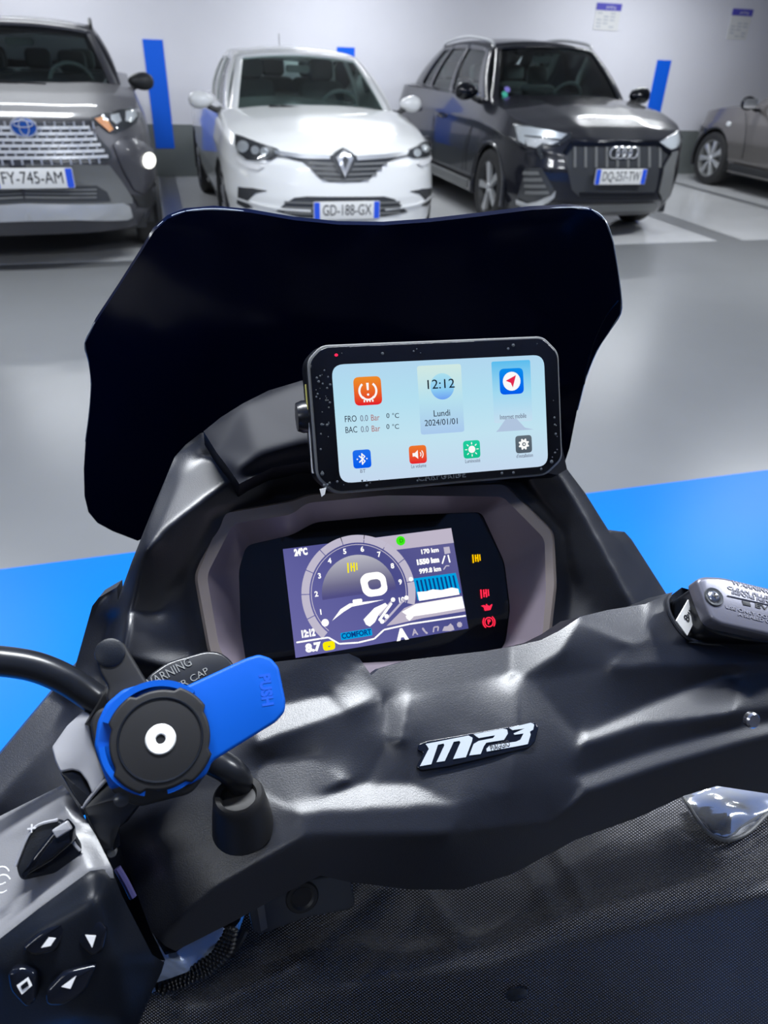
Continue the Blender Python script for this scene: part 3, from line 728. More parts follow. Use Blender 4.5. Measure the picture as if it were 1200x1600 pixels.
# --- black suv ---------------------------------------------------------------
au = Car('black_suv', 'glossy black sport utility car with four interlocked rings on its grille', (4.09, 6.33, 0), math.radians(0), M['carblack'],
    W=1.86, L=4.48, zb=.22, n=3.0, c=.78, ztop=[(0, .86), (.18, .93), (.75, 1.04), (1.25, 1.10), (4.5, 1.10)],
    nose=[(.22, .07), (.36, 0), (.62, .0), (.86, .06), (1.1, .14)], tuck=[(0, .91), (.2, .98), (.45, 1), (.72, .99), (.8, 1.0), (1, .93)], crown=.055, wheel_y=.90, wheel_r=.355, arch=.40, lip=.026, lipmat='carblack')
def ag(x, y):
    t = abs(x)-(.30+.16*y); return -.014*math.exp(-(t/.05)**2)*min(1, y*3)
au.groove = ag; au.body()
au.greenhouse(g=dict(zc=1.085, wc=.77, yc=1.22, wr=.57, yr=1.78, zr=1.55, yrr=3.5, zrr=1.53, wrr=.54, yb=4.25, wb=.64, mu=.045, mv=.06, rail='satinsilver', framemat=M['carblack'], side=[(.10, .40), (.44, .70), (.73, .86)]))
au.mirror(-1.0, 1.45, 1.16, M['gloss'], 1.0); au.mirror(1.0, 1.45, 1.16, M['gloss'], 1.0)
for sd in (-1, 1):
    for y in (.90, 3.58): au.wheel(sd*.915, y, sd, 5, 'trim', 'satinsilver')
D = au.decal
D('grille', [(893, 226), (920, 224), (1024, 224), (1040, 232), (1044, 240), (1030, 262), (1024, 296), (1016, 308), (905, 308), (893, 296), (886, 262), (880, 240)], M['lampdark'], .006, .02)
for k in range(9):
    xx = 896+k*16.5; D('grille_slat', [(xx, 230), (xx+3.5, 230), (xx+3.5, 262), (xx, 262)], M['trimgrey'], .014, .012)
D('grille_frame', [(880, 240), (893, 222), (1026, 221), (1046, 238), (1046, 243), (1024, 227), (896, 228), (884, 243)], M['gloss'], .02, .02)
lhl = [(803, 194), (830, 196), (866, 203), (892, 208), (891, 217), (876, 226), (862, 228), (852, 226), (846, 232), (850, 246), (845, 250), (838, 232), (820, 230), (808, 222)]
h = D('headlight', lhl, M['lampdark'], .004, .02)
D('lamp_reflector', [(806, 197), (830, 199), (868, 206), (886, 210), (876, 218), (850, 214), (820, 212), (822, 226), (812, 221)], M['reflector'], .014, .015, h)
D('light_strip', [(820, 214), (850, 218), (874, 221), (862, 227), (848, 224), (838, 231), (826, 228)], M['white'], .016, .015, h)
D('lamp_lens', lhl, M['lampglass'], .02, .015, h, dome=.008)
rhl = [(1030, 222), (1045, 214), (1060, 205), (1064, 218), (1060, 230), (1048, 234), (1040, 230)]
h = D('headlight', rhl, M['reflector'], .008, .02); D('lamp_lens', rhl, M['lampglass'], .02, .015, h, dome=.008)
D('intake_frame', [(816, 292), (822, 264), (846, 262), (868, 300), (862, 312), (824, 318), (810, 308)], M['lampdark'], .010, .02)
for k in range(4): D('intake_fin', [(820+k*1, 268+k*10), (842+k*5, 268+k*10), (844+k*5, 273+k*10), (819+k, 273+k*10)], M['trimgrey'], .02, .015)
D('intake_trim', [(810, 310), (826, 316), (862, 305), (868, 298), (866, 308), (846, 320), (822, 324), (810, 318)], M['satinsilver'], .024, .02)
D('intake_frame', [(1036, 262), (1050, 238), (1058, 236), (1052, 262), (1046, 300), (1034, 314), (1028, 300)], M['trimgrey'], .016, .02)
D('bumper_blade', [(880, 318), (1022, 316), (1026, 320), (1020, 326), (884, 328)], M['trimgrey'], .02, .03)
D('lower_bumper_slot', [(905, 300), (1020, 300), (1020, 306), (905, 306)], M['gloss'], .016, .02)
Mr = None
for k in range(4):
    rx, rz = au.px(958+k*9.6, 238); Mx = Matrix.Translation((rx, au.fascia(rx, rz)-.03, rz)) @ Matrix.Rotation(math.pi/2, 4, 'X')
    tube('emblem_ring', [Mx @ Vector((.047*math.cos(a), .047*math.sin(a), .004*(k % 2))) for a in np.linspace(0, 2*math.pi, 17)[:-1]], .007, M['chrome'], au.root, seg=8, n=2, closed=True)
au.numberplate(966, 275, .53, 'DQ-257-TW', .13)
for k, (x, v, c) in enumerate(((.085, .10, (.1, .7, .5)), (.10, .18, (.35, .30, .85)))):
    q = au.ws(x, v); lathe('sticker', [(0, .004), (.03, .004), (.032, 0)], Matrix.Translation(q+Vector((0, -.012, .008))) @ Matrix.Rotation(math.radians(50), 4, 'X'), mat('sticker_%d' % k, c, .4), au.root, 18)
tube('door_line', [(-.935, 1.55, .42), (-.94, 1.5, .7), (-.90, 1.32, .98)], .004, M['trim'], au.root, seg=6, n=3)
tube('door_line', [(-.935, 2.6, .42), (-.94, 2.6, .7), (-.90, 2.62, .98)], .004, M['trim'], au.root, seg=6, n=3)
for y in (2.35, 3.25): tube('door_handle', [(-.935, y-.10, .87), (-.965, y-.06, .88), (-.965, y+.06, .885), (-.935, y+.1, .885)], .013, M['carblack'], au.root, seg=8, n=3)
box('side_trim', -.955, -.925, 1.35, 3.1, .27, .36, M['trimgrey'], au.root, .01)

# --- taupe car, nose to the wall ---------------------------------------------
tp = Car('taupe_car', 'dark taupe car parked nose to the wall at the right edge', (8.44, 10.33, 0), math.radians(180), M['cartaupe'],
    W=1.80, L=4.3, zb=.22, n=2.5, c=.8, ztop=[(0, .78), (.25, .88), (.75, .96), (1.3, 1.02), (4.4, 1.04)],
    nose=[(.2, .05), (.4, 0), (.8, .05)], tuck=[(0, .93), (.2, .99), (.45, 1), (.75, .985), (1, .92)], crown=.06, wheel_y=.82, wheel_r=.34, arch=.385, lip=.018)
tp.body()
tp.greenhouse(g=dict(zc=1.0, wc=.74, yc=1.15, wr=.56, yr=1.9, zr=1.46, yrr=3.4, zrr=1.45, wrr=.54, yb=4.1, wb=.64, side=[(.09, .42), (.46, .80)]))
tp.mirror(1.02, 1.50, 1.06, M['gloss'], 1.0); tp.mirror(-1.02, 1.50, 1.06, M['gloss'], 1.0)
for sd in (-1, 1):
    for y in (.82, 3.5): tp.wheel(sd*.885, y, sd, 7, 'trimgrey', 'satinsilver')
for sd in (1, -1):
    tp.decal('headlight', [(sd*.60, .70), (sd*.78, .72), (sd*.875, .70), (sd*.885, .64), (sd*.80, .62), (sd*.62, .64)][::sd], M['lampdark'], .008, .02, inpx=False)
    tp.decal('lamp_lens', [(sd*.60, .70), (sd*.78, .72), (sd*.875, .70), (sd*.885, .64), (sd*.80, .62), (sd*.62, .64)][::sd], M['lampglass'], .016, .015, inpx=False)
lathe('side_repeater', [(0, .01), (.025, .008), (.03, 0)], Matrix.Translation((.893, 1.05, .79)) @ Matrix.Rotation(math.pi/2, 4, 'Y') @ Matrix.Diagonal((1, 1.6, 1, 1)), M['reflector'], tp.root, 16)
tube('door_line', [(.905, 1.5, .42), (.91, 1.45, .7), (.88, 1.30, .95)], .004, M['trim'], tp.root, seg=6, n=3)
box('side_trim', .89, .925, 1.3, 3.0, .25, .34, M['trim'], tp.root, .01)

# ------------------------------------------------------------------ scooter
sc = thing('motor_scooter', 'black three-wheeled motor scooter seen from its rider seat, dash lit', 'scooter', (.14, .5, 0))
bpy.context.view_layer.update()
SI = sc.matrix_world.inverted() if False else Matrix.Translation((-.14, -.5, 0))
def adopt(o, root=sc, inv=None):        # geometry is written in world metres: hang it on its root without moving it
    o.parent = root; o.matrix_parent_inverse = (inv if inv is not None else SI); return o
TP = Plane((.139, .46, 1.107), (1, .01, -.02), (.01, .67, .74))
DP = Plane((.173, .4315, 1.286), (1, -.04, -.01), (.02, .45, .89))
def ZT(px, py, off=0., pl=TP):
    u, v = pl.uv(px, py, off); q = pl.p(u, v, off); return (px, py, (q-Vector(Cv)).dot(Vector(Fv)))
def fp(name, pl, poly, z0, z1, m, parent=None, rnd=0, bevel=0, smooth=35):
    return slab(name, roundpoly([pl.uv(x, y, z1) for x, y in poly], rnd, 4) if rnd else [pl.uv(x, y, z1) for x, y in poly], pl.mat(), z0, z1, m, parent, bevel, smooth)
def rl(name, outline, ctrl, creases, m, root=sc, inv=None, **k):
    o, z = relief(name, outline, ctrl, creases, m, None, **k); adopt(o, root, inv); return o, z

# windscreen: a curved smoked sheet, 4 mm thick, leaning back to the rider
WS = [(215, 845), (176, 830), (152, 817), (138, 800), (132, 775), (131, 735), (134, 690), (140, 645), (143, 600), (139, 565), (133, 537), (150, 503), (185, 450), (222, 392), (240, 362), (262, 342), (290, 331), (335, 327), (390, 332), (460, 344), (530, 351), (600, 352), (670, 347), (750, 338), (830, 328), (893, 325), (925, 329), (945, 345), (957, 378), (965, 425), (970, 465), (969, 490), (952, 517), (932, 548), (915, 590), (902, 640), (890, 700), (870, 760), (600, 800), (330, 800)]
wctrl = {}
for i, x in enumerate((80, 200, 350, 550, 750, 900, 1020)):
    for j, y in enumerate((300, 450, 600, 750, 880)):
        wctrl[(i, j)] = (x, y, .625+(y-340)*.00037-.075*((x-550)/420)**2)
o, _ = rl('windscreen', WS, wctrl, [], M['smoke'], step=14, blur=2.2, skirt=(0, .005, .002))
# polished cut edge round the screen
def zs(x, y): return .625+(y-340)*.00037-.075*((x-550)/420)**2
adopt(tube('windscreen_edge', [P(x, y, zs(x, y)) for x, y in WS[6:36]], .0009, M['clearedge'], None, seg=6, n=3))
adopt(tube('windscreen_line', [P(x, y, zs(x, y)-.003) for x, y in [(966, 468), (948, 492), (930, 530), (918, 570), (912, 600)]], .0012, M['smoke'], None, seg=6, n=5))  # thin raised line down the right side

# dash fairing with its two arms
FO = [(330, 672), (313, 677), (290, 695), (273, 714), (240, 792), (205, 880), (184, 938), (183, 917), (154, 934), (144, 947), (117, 1043), (78, 1085), (-30, 1215), (-30, 1330), (200, 1250), (420, 1190), (700, 1120), (920, 1050), (1060, 985), (1058, 950), (1040, 926), (987, 843), (976, 831), (958, 829), (953, 832), (914, 770), (883, 729), (865, 700), (700, 665), (480, 645), (400, 645)]
bez = [(303, 900), (345, 801), (455, 782), (480, 772), (600, 762), (790, 754), (866, 830), (870, 915), (858, 1020), (840, 1060), (345, 1075), (325, 1020)]
fc = dict(A1=ZT(313, 676, .050), A2=ZT(273, 714, .030), A3=ZT(240, 792, .026), A4=ZT(205, 880, .024), A5=ZT(184, 938, .022),
    R1=ZT(317, 705, .058), R2=ZT(283, 747, .045), R3=ZT(250, 812, .043), R4=ZT(223, 866, .050), R5=ZT(200, 960, .052), R6=ZT(185, 1030, .055),
    I0=ZT(337, 705, .058), I1=ZT(368, 748, .092), I2=ZT(315, 782, .090), I3=ZT(262, 820, .074), J1=ZT(404, 720, .068), J2=ZT(471, 700, .066), J3=ZT(600, 690, .066), J4=ZT(800, 690, .066),
    K1=ZT(300, 860, .020), K2=ZT(330, 800, .018), K3=ZT(420, 775, .018), K4=ZT(600, 745, .018), K5=ZT(800, 735, .018), K6=ZT(885, 825, .018), K7=ZT(895, 900, .016), K8=ZT(880, 1010, .016), K9=ZT(290, 905, .018), K10=ZT(310, 1010, .018), K11=ZT(340, 1070, .018), K12=ZT(850, 1060, .018), K13=ZT(600, 1090, .018), K14=ZT(600, 900, .0),
    S1=ZT(154, 934, -.01), S2=ZT(144, 947, -.01), S3=ZT(117, 1043, -.01), S4=ZT(183, 917, -.02), S5=ZT(180, 960, .0), S6=ZT(160, 1050, .0), S7=ZT(78, 1085, -.02), S8=ZT(-30, 1215, -.03), S9=ZT(-30, 1330, -.01), S10=ZT(106, 1098, .0), S11=ZT(86, 1136, .0), S12=ZT(0, 1240, -.01),
    B1=ZT(200, 1250, .01), B2=ZT(420, 1190, .01), B3=ZT(700, 1120, .01),
    T1=ZT(883, 729, .045), T2=ZT(914, 770, .040), T3=ZT(953, 830, .040), T4=ZT(1000, 905, .035), T5=ZT(865, 700, .045),
    U1=ZT(868, 735, .068), U2=ZT(905, 792, .066), U3=ZT(945, 865, .064), U4=ZT(987, 942, .060), U5=ZT(1010, 990, .06),
    V1=ZT(958, 829, .0), V2=ZT(976, 831, .0), V3=ZT(987, 843, .0), V4=ZT(1040, 926, .0), V5=ZT(1060, 985, .0), V6=ZT(990, 890, .03), V7=ZT(1025, 950, .025))
FF = [([(318, 712), (340, 722), (362, 748), (315, 782), (262, 824), (223, 866), (250, 812), (283, 747)], (-.12, .05, 1)),  # arm facets, tilted so the shape carries lit and dark areas
    ([(313, 676), (337, 700), (318, 712), (283, 747), (250, 812), (223, 866), (200, 960), (170, 960), (205, 880), (240, 792), (273, 714)], (-.62, -.30, .72)),
    ([(362, 748), (315, 782), (262, 824), (223, 866), (200, 960), (250, 960), (285, 900), (330, 800), (420, 775), (404, 722)], (.45, -.85, .15)),
    ([(881, 729), (914, 770), (958, 835), (1040, 926), (1040, 990), (1010, 990), (987, 942), (945, 865), (905, 792), (870, 735)], (.42, -.35, .84)),
    ([(868, 735), (905, 792), (945, 865), (987, 942), (1010, 990), (960, 1000), (900, 900), (885, 825), (820, 745)], (-.4, -.88, .2)),
    ([(-30, 1200), (78, 1083), (108, 1098), (86, 1138), (-30, 1262)], (-.1, -.05, 1))]
rl('dash_fairing', FO, fc, [['A1', 'R1', 'R2', 'R3', 'R4', 'R5', 'R6'], ['I0', 'I1', 'I2', 'I3', 'R4'], ['K11', 'K10', 'K9', 'K1', 'K2', 'K3', 'K4', 'K5', 'K6', 'K7', 'K8', 'K12'], ['U1', 'U2', 'U3', 'U4', 'U5'], ['S4', 'S5', 'S6', 'S10', 'S11', 'S12'], ['I1', 'J1', 'J2', 'J3', 'J4', 'U1'], ['A5', 'S5'], ['T3', 'V6', 'V7']], M['plastic'], step=4, blur=.9, skirt=(0, .035, -.02), default=None, L=40, baseblur=1.2, facets=[(p, (n[0], n[1]-.22, n[2]) if n[2] > .89 else n) for p, n in FF], holes=[[(312, 902), (352, 808), (458, 790), (484, 779), (600, 769), (788, 762), (860, 834), (863, 915), (850, 1012), (830, 1050), (352, 1065), (333, 1016)]])
# upper cowl arch, a separate moulding: its seam with the left arm shows
UO = [(318, 674), (345, 652), (380, 630), (420, 610), (470, 595), (560, 585), (800, 590), (872, 670), (886, 733), (870, 742), (800, 728), (600, 722), (475, 722), (425, 731), (385, 750), (374, 756), (356, 730), (338, 706)]
uc = dict(a=ZT(318, 674, .062), b=ZT(380, 630, .060), c=ZT(470, 595, .058), d=ZT(800, 590, .058), e=ZT(880, 700, .06), f=ZT(338, 706, .066), g=ZT(374, 756, .082), h=ZT(370, 735, .083), i=ZT(404, 712, .082), j=ZT(475, 692, .080), k=ZT(600, 686, .080), l=ZT(850, 700, .080), m=ZT(385, 750, .070), n=ZT(425, 731, .066), o=ZT(475, 722, .064), p=ZT(800, 728, .064))
rl('upper_cowl', UO, uc, [['f', 'h', 'i', 'j', 'k', 'l']], M['cowl'], step=5, blur=1.3, skirt=(0, .03, -.03))
# bezel ring and recess
bO = bez
bI = [(323, 899), (364, 818), (456, 804), (479, 786), (600, 774), (786, 776), (851, 842), (853, 925), (846, 1012), (825, 1045), (365, 1060), (342, 1010)]
bN = [(373, 890), (385, 852), (456, 836), (492, 816), (600, 806), (752, 800), (788, 878), (797, 950), (790, 1005), (774, 1025), (386, 1045), (376, 980)]
def loft(name, rings, m, root=sc, inv=None, smooth=30):
    V = []; Fc = []; n = None
    for pts, off in rings:
        q = roundpoly([TP.uv(x, y, off) for x, y in pts], .006, 4); n = len(q); V += [TP.p(u, v, off) for u, v in q]
    for r in range(len(rings)-1):
        for i in range(n): Fc.append((r*n+i, r*n+(i+1) % n, (r+1)*n+(i+1) % n, (r+1)*n+i))
    return adopt(mesh(name, V, Fc, m, None, smooth), root, inv)
loft('instrument_bezel', [(bO, .012), (bO, .030), ([(x*.985+590*.015, y*.985+900*.015) for x, y in bO], .033), (bI, .033)], M['taupe'])
loft('bezel_recess', [(bI, .033), (bN, .0)], mat('recess_plastic', srgb(112, 104, 114), .42, metal=.15, spec=.5))
ip = fp('instrument_panel', TP, [(x, y) for x, y in [(372, 870), (384, 846), (456, 828), (492, 808), (600, 798), (754, 792), (792, 872), (800, 950), (794, 1010), (776, 1032), (384, 1052), (372, 980)]], -.006, -.0012, M['screenglass']); adopt(ip)
def tft(name, poly, z, m, rnd=0): return fp(name, TP, poly, z-.0004, z, m, ip, rnd, smooth=0)
def emit_grad(name, stops, pl, axis='v', lo=0, hi=1, s=1.0):
    """emission that varies across a screen (an image the screen itself shows), in object space"""
    m = bpy.data.materials.new(name); m.use_nodes = True; nt = m.node_tree; nt.nodes.clear()
    tc = nt.nodes.new('ShaderNodeTexCoord'); d = nt.nodes.new('ShaderNodeVectorMath'); d.operation = 'DOT_PRODUCT'
    ax = {'v': pl.ey, 'u': pl.ex, 'd': (pl.ex+pl.ey).normalized()}[axis]; d.inputs[1].default_value = ax
    nt.links.new(tc.outputs['Object'], d.inputs[0]); mr = nt.nodes.new('ShaderNodeMapRange'); b = pl.o.dot(ax)
    mr.inputs[1].default_value = b+lo; mr.inputs[2].default_value = b+hi; nt.links.new(d.outputs['Value'], mr.inputs[0])
    cr_ = nt.nodes.new('ShaderNodeValToRGB'); el = cr_.color_ramp.elements
    while len(el) < len(stops): el.new(.5)
    for e, (p_, c) in zip(el, stops): e.position = p_; e.color = (*c, 1)
    nt.links.new(mr.outputs[0], cr_.inputs[0]); e = nt.nodes.new('ShaderNodeEmission'); e.inputs[1].default_value = s; nt.links.new(cr_.outputs[0], e.inputs[0])
    o_ = nt.nodes.new('ShaderNodeOutputMaterial'); nt.links.new(e.outputs[0], o_.inputs[0]); return m
GW = glow('tft_white', (1, 1, .97), 1.15); GG = glow('tft_grey', srgb(192, 186, 205)); GY = glow('tft_yellow', srgb(250, 235, 10)); GC = glow('tft_cyan', srgb(0, 160, 225))
GB = glow('tft_blue', srgb(0, 118, 215)); GD = glow('tft_indigo', srgb(38, 40, 88)); GGR = glow('tft_green', srgb(60, 235, 20)); GR = glow('warn_red', (1, .02, .06), 1.6); GA = glow('warn_amber', (1, .55, .0), 1.2); GL = glow('tft_light', srgb(190, 182, 200))
GI = glow('warn_core', (1, .75, .3), 1.1); GN = glow('tft_navy', srgb(10, 60, 130))
SCR = [(442, 858), (705, 825), (732, 982), (462, 1028)]
tft('lit_screen', SCR, -.0006, emit_grad('tft_background', [(0, srgb(108, 106, 166)), (.35, srgb(94, 94, 156)), (.6, srgb(74, 76, 138)), (1, srgb(100, 98, 150))], TP, 'd', -.09, .09))
tft('status_bar', [(565, 843), (705, 825), (709, 848), (612, 860), (600, 855), (588, 848)], -.0004, GL)
# rev ring: 10 blocks
cu, cv = TP.uv(562, 926); rad = TP.uv(478, 926)[0]; Rr = abs(TP.uv(474, 926)[0]-cu); Rr = .0505
def ringseg(name, r0, r1, a0, a1, z, m, n=6):
    pts = [(cu+r1*math.cos(a), cv+r1*math.sin(a)) for a in np.linspace(a0, a1, n)]+[(cu+r0*math.cos(a), cv+r0*math.sin(a)) for a in np.linspace(a1, a0, n)]
    return slab(name, pts, TP.mat(), z-.0004, z, m, ip, 0, 0)
for k in range(10):
    a1 = math.radians(222-k*24.3); a0 = math.radians(222-(k+1)*24.3+.9); ringseg('rev_scale_block', .0438, .0505, a0, a1, -.0002, GG, 8)
ringseg('rev_scale_line', .0418, .0424, math.radians(-20), math.radians(222), -.0002, GG, 40)
for k in range(11):
    a = math.radians(222-k*24.0)
    if k: text(str(k), TP.mat(cu+.0378*math.cos(a), cv+.0378*math.sin(a), 0, 0), .0062, GW, ip, depth=.0001, bold=.0002)
slab('speed_disc', [(cu+.033*math.cos(a), cv+.033*math.sin(a)) for a in np.linspace(-.05, math.pi+.05, 30)], TP.mat(), -.0006, -.0003, emit_grad('speed_disc_shade', [(0, srgb(80, 78, 132)), (.25, srgb(110, 108, 140)), (1, srgb(190, 190, 200))], TP, 'v', .0+cv, .035+cv), ip, 0, 0)
# the big zero
zp = [(562, 905), (570, 896), (592, 893), (602, 900), (606, 922), (598, 930), (576, 933), (567, 926)]
zo = roundpoly([TP.uv(x, y) for x, y in zp], .006, 4); zi = roundpoly([TP.uv(*q) for q in [(574, 907), (594, 904), (597, 919), (577, 922)]], .002, 9)
def ringpoly(name, outer, inner, z, m, parent, pl):
    bm = bmesh.new(); n = len(outer); k = len(inner)
    if n != k: inner = [inner[int(i*k/n) % k] for i in range(n)]
    a = [bm.verts.new(pl.p(u, v, z)) for u, v in outer]; b = [bm.verts.new(pl.p(u, v, z)) for u, v in inner]
    for i in range(n): 
        f = (a[i-1], a[i], b[i], b[i-1])
        try: bm.faces.new(f)
        except ValueError: pass
    return bmobj(name, bm, m, parent, 0)
cz = TP.uv(586, 913)
zi = [(cz[0]+(u-cz[0])*.50, cz[1]+(v-cz[1])*.42) for u, v in zo]
ringpoly('speed_digit', zo, zi, .0001, GW, ip, TP)
def parkmark(px, py, s, m, z=.0002):
    """two wheels on an axle between guide bars"""
    u, v = TP.uv(px, py); g = lambda pts: slab('telltale', [(u+a*s, v+b*s) for a, b in pts], TP.mat(0, 0, 0, 0), z-.0003, z, m, ip, 0, 0)
    g([(-1, -1), (-.72, -1), (-.55, .9), (-.83, .9)]); g([(-.35, -.8), (-.1, -.8), (.05, .8), (-.2, .8)]); g([(.2, -.9), (.48, -.9), (.62, .8), (.34, .8)]); g([(.75, -.7), (1, -.7), (1.1, .7), (.86, .7)]); g([(-.3, -.1), (.5, -.1), (.5, .15), (-.3, .15)])
parkmark(550, 886, .0046, GY)
def blob(name, x0, y0, x1, y1, m, h=.0045, z=.0002, r=.0015):
    a = TP.uv(x0, y0); b = TP.uv(x1, y1); d = Vector((b[0]-a[0], b[1]-a[1])); n = Vector((-d.y, d.x)).normalized()*h/2
    return slab(name, roundpoly([(a[0]-n.x, a[1]-n.y), (b[0]-n.x, b[1]-n.y), (b[0]+n.x, b[1]+n.y), (a[0]+n.x, a[1]+n.y)], r, 3), TP.mat(), z-.0003, z, m, ip, 0, 0)
def tl(name, pts, m, wd, z=.0002):
    for a, b in zip(pts[:-1], pts[1:]): blob(name, *a, *b, m, wd, z, wd*.45)
ttl = lambda s, px, py, size, m, **k: text(s, TP.mat(*TP.uv(px, py), .0003, k.pop('rot', 0)), size, m, ip, depth=.00015, **k)
ttl('24°C', 470, 863, .0078, GW, bold=.0005, fit=.0115); ttl('12:12', 481, 990, .008, GW, bold=.0005, fit=.0115)
ttl('8.7', 489, 1012, .009, GW, bold=.0006, fit=.0135)
slab('engine_telltale', rrect(.0105, .0075, .003, *TP.uv(514, 1009)), TP.mat(), 0, .0002, GY, ip, 0, 0); ttl('-', 514, 1009, .007, GN)
slab('comfort_bar', rrect(.0275, .0062, .001, *TP.uv(557, 991)), TP.mat(0, 0, 0, 0), -.0002, .0001, GC, ip, 0, 0); ttl('COMFORT', 557, 991, .0062, GN, bold=.0002, fit=.0262)
slab('scale_dot', [(TP.uv(508, 973)[0]+.0032*math.cos(a), TP.uv(508, 973)[1]+.0032*math.sin(a)) for a in np.linspace(0, 6.2, 16)], TP.mat(), 0, .0002, GW, ip, 0, 0)
fp('swoosh', TP, [(519, 970), (532, 952), (546, 943), (590, 938), (600, 937), (575, 943), (550, 948), (537, 956)], 0, .0002, GW, ip, smooth=0)
blob('small_readout', 551, 940, 566, 938, GW, .0032)
fp('light_bar', TP, [(568, 968), (585, 950), (602, 942), (606, 946), (592, 960), (586, 972), (578, 979), (572, 976)], 0, .0002, GW, ip, smooth=0)
tl('light_bar', [(592, 970), (612, 942)], GW, .0022); tl('light_bar', [(600, 972), (634, 934)], GG, .0018); tl('light_bar', [(592, 962), (612, 939)], GG, .0014)
for x, y in ((614, 937), (635, 934), (597, 971), (604, 963), (642, 905)): slab('light_dot', [(TP.uv(x, y)[0]+.002*math.cos(a), TP.uv(x, y)[1]+.002*math.sin(a)) for a in np.linspace(0, 6.2, 12)], TP.mat(), 0, .0003, GW, ip, 0, 0)
tl('frame_line', [(463, 1004), (500, 998), (513, 996), (530, 1006), (560, 1004), (585, 998), (600, 984), (640, 975), (728, 962)], GW, .0014)
fp('horizon_band', TP, [(604, 978), (632, 950), (650, 943), (722, 931), (727, 955), (660, 966), (620, 975)], -.0003, 0, GL, ip, smooth=0)
fp('horizon_glow', TP, [(628, 956), (650, 944), (722, 932), (726, 950), (680, 958), (640, 964)], .0, .0003, GW, ip, smooth=0)
fp('chart_field', TP, [(646, 904), (712, 895), (720, 926), (653, 938)], -.0003, 0, GC, ip, smooth=0)
for k in range(10): fp('chart_bar', TP, [(650+k*6.3, 907-k*.85), (652.6+k*6.3, 906.6-k*.85), (657+k*6.3, 926-k*.85), (654.4+k*6.3, 926.5-k*.85)], 0, .0002, GN, ip, smooth=0)
fp('chart_base', TP, [(652, 925), (666, 924), (676, 921), (690, 922), (706, 918), (716, 920), (718, 929), (655, 939)], .0002, .0004, GW, ip, smooth=0)
ttl('170 km', 671, 861, .0056, GW, bold=.0002, fit=.0165); ttl('1550 km', 668, 877, .0062, GW, bold=.0004, fit=.021); ttl('999.8 km', 672, 891, .0058, GW, bold=.0002, fit=.0205)
fp('fuel_symbol', TP, [(693, 855), (702, 854), (704, 864), (695, 866)], 0, .0002, GG, ip, smooth=0)
tl('road_symbol', [(691, 881), (695, 868)], GW, .0012); tl('road_symbol', [(703, 879), (700, 867)], GW, .0012); tl('trip_symbol', [(693, 890), (697, 884), (702, 884)], GG, .001)
slab('lamp_telltale', [(TP.uv(626, 845)[0]+.0042*math.cos(a), TP.uv(626, 845)[1]+.0042*math.sin(a)) for a in np.linspace(0, 6.2, 20)], TP.mat(), 0, .0002, GGR, ip, 0, 0); ttl('D', 627, 845, .005, glow('tft_dkgreen', srgb(20, 110, 20)))
ttl('A', 628, 992, .0125, GW, bold=.0009); ttl('A', 648, 988, .0075, GL, bold=.0002); tl('phone_symbol', [(660, 981), (664, 987), (668, 990)], GL, .0017)
tl('note_symbol', [(677, 988), (678, 980), (685, 979), (684, 986)], GL, .0012); fp('scooter_symbol', TP, [(691, 986), (694, 979), (700, 978), (704, 974), (708, 978), (710, 984), (704, 986)], 0, .0002, GL, ip, smooth=0)
slab('gear_symbol', [(TP.uv(718, 976)[0]+(.0028 if k % 2 else .0021)*math.cos(k*math.pi/8), TP.uv(718, 976)[1]+(.0028 if k % 2 else .0021)*math.sin(k*math.pi/8)) for k in range(16)], TP.mat(), 0, .0002, GL, ip, 0, 0)
fp('marker', TP, [(634, 962), (645, 960), (646, 964), (640, 970), (635, 966)], .0003, .0005, GW, ip, smooth=0)
# telltales on the black glass
parkmark(744, 872, .0040, GA); parkmark(757, 927, .0042, GR)
slab('oil_telltale', [(TP.uv(761, 949)[0]+a*.0055, TP.uv(761, 949)[1]+b*.0055) for a, b in ((-1, .4), (-.6, .1), (-.5, -.5), (.5, -.5), (1, .3), (.9, .4), (.4, .1), (.3, .3), (.1, .3), (.1, .55), (-.1, .55), (-.1, .3), (-.6, .45))], TP.mat(), 0, .0002, GR, ip, 0, 0)
pk = TP.uv(764, 972)
for nm, r0, a0, a1 in (('park_telltale', .0045, 0, 2*math.pi), ('park_telltale', .0062, 2.3, 4.0), ('park_telltale', .0062, -.85, .85)):
    n_ = 24; slab(nm, [(pk[0]+r0*math.cos(a), pk[1]+r0*math.sin(a)) for a in np.linspace(a0, a1, n_)]+[(pk[0]+(r0-.0009)*math.cos(a), pk[1]+(r0-.0009)*math.sin(a)) for a in np.linspace(a1, a0, n_)], TP.mat(), 0, .0002, GR, ip, 0, 0)
ttl('P', 764, 972, .0058, GR, bold=.0002)

# unseen scooter body, put in to block blue floor bounce: leg shield, floorboard, seat
adopt(box('leg_shield', -.10, .38, .52, .80, .30, .97, M['plastic2'], None, .05)); adopt(box('floorboard', -.30, .58, -.15, .60, .28, .36, M['plastic2'], None, .03))
adopt(box('seat', -.03, .31, -.95, -.05, .62, .80, M['rubber'], None, .05)); adopt(box('rear_body', -.06, .34, -.95, -.12, .30, .60, M['plastic2'], None, .05))
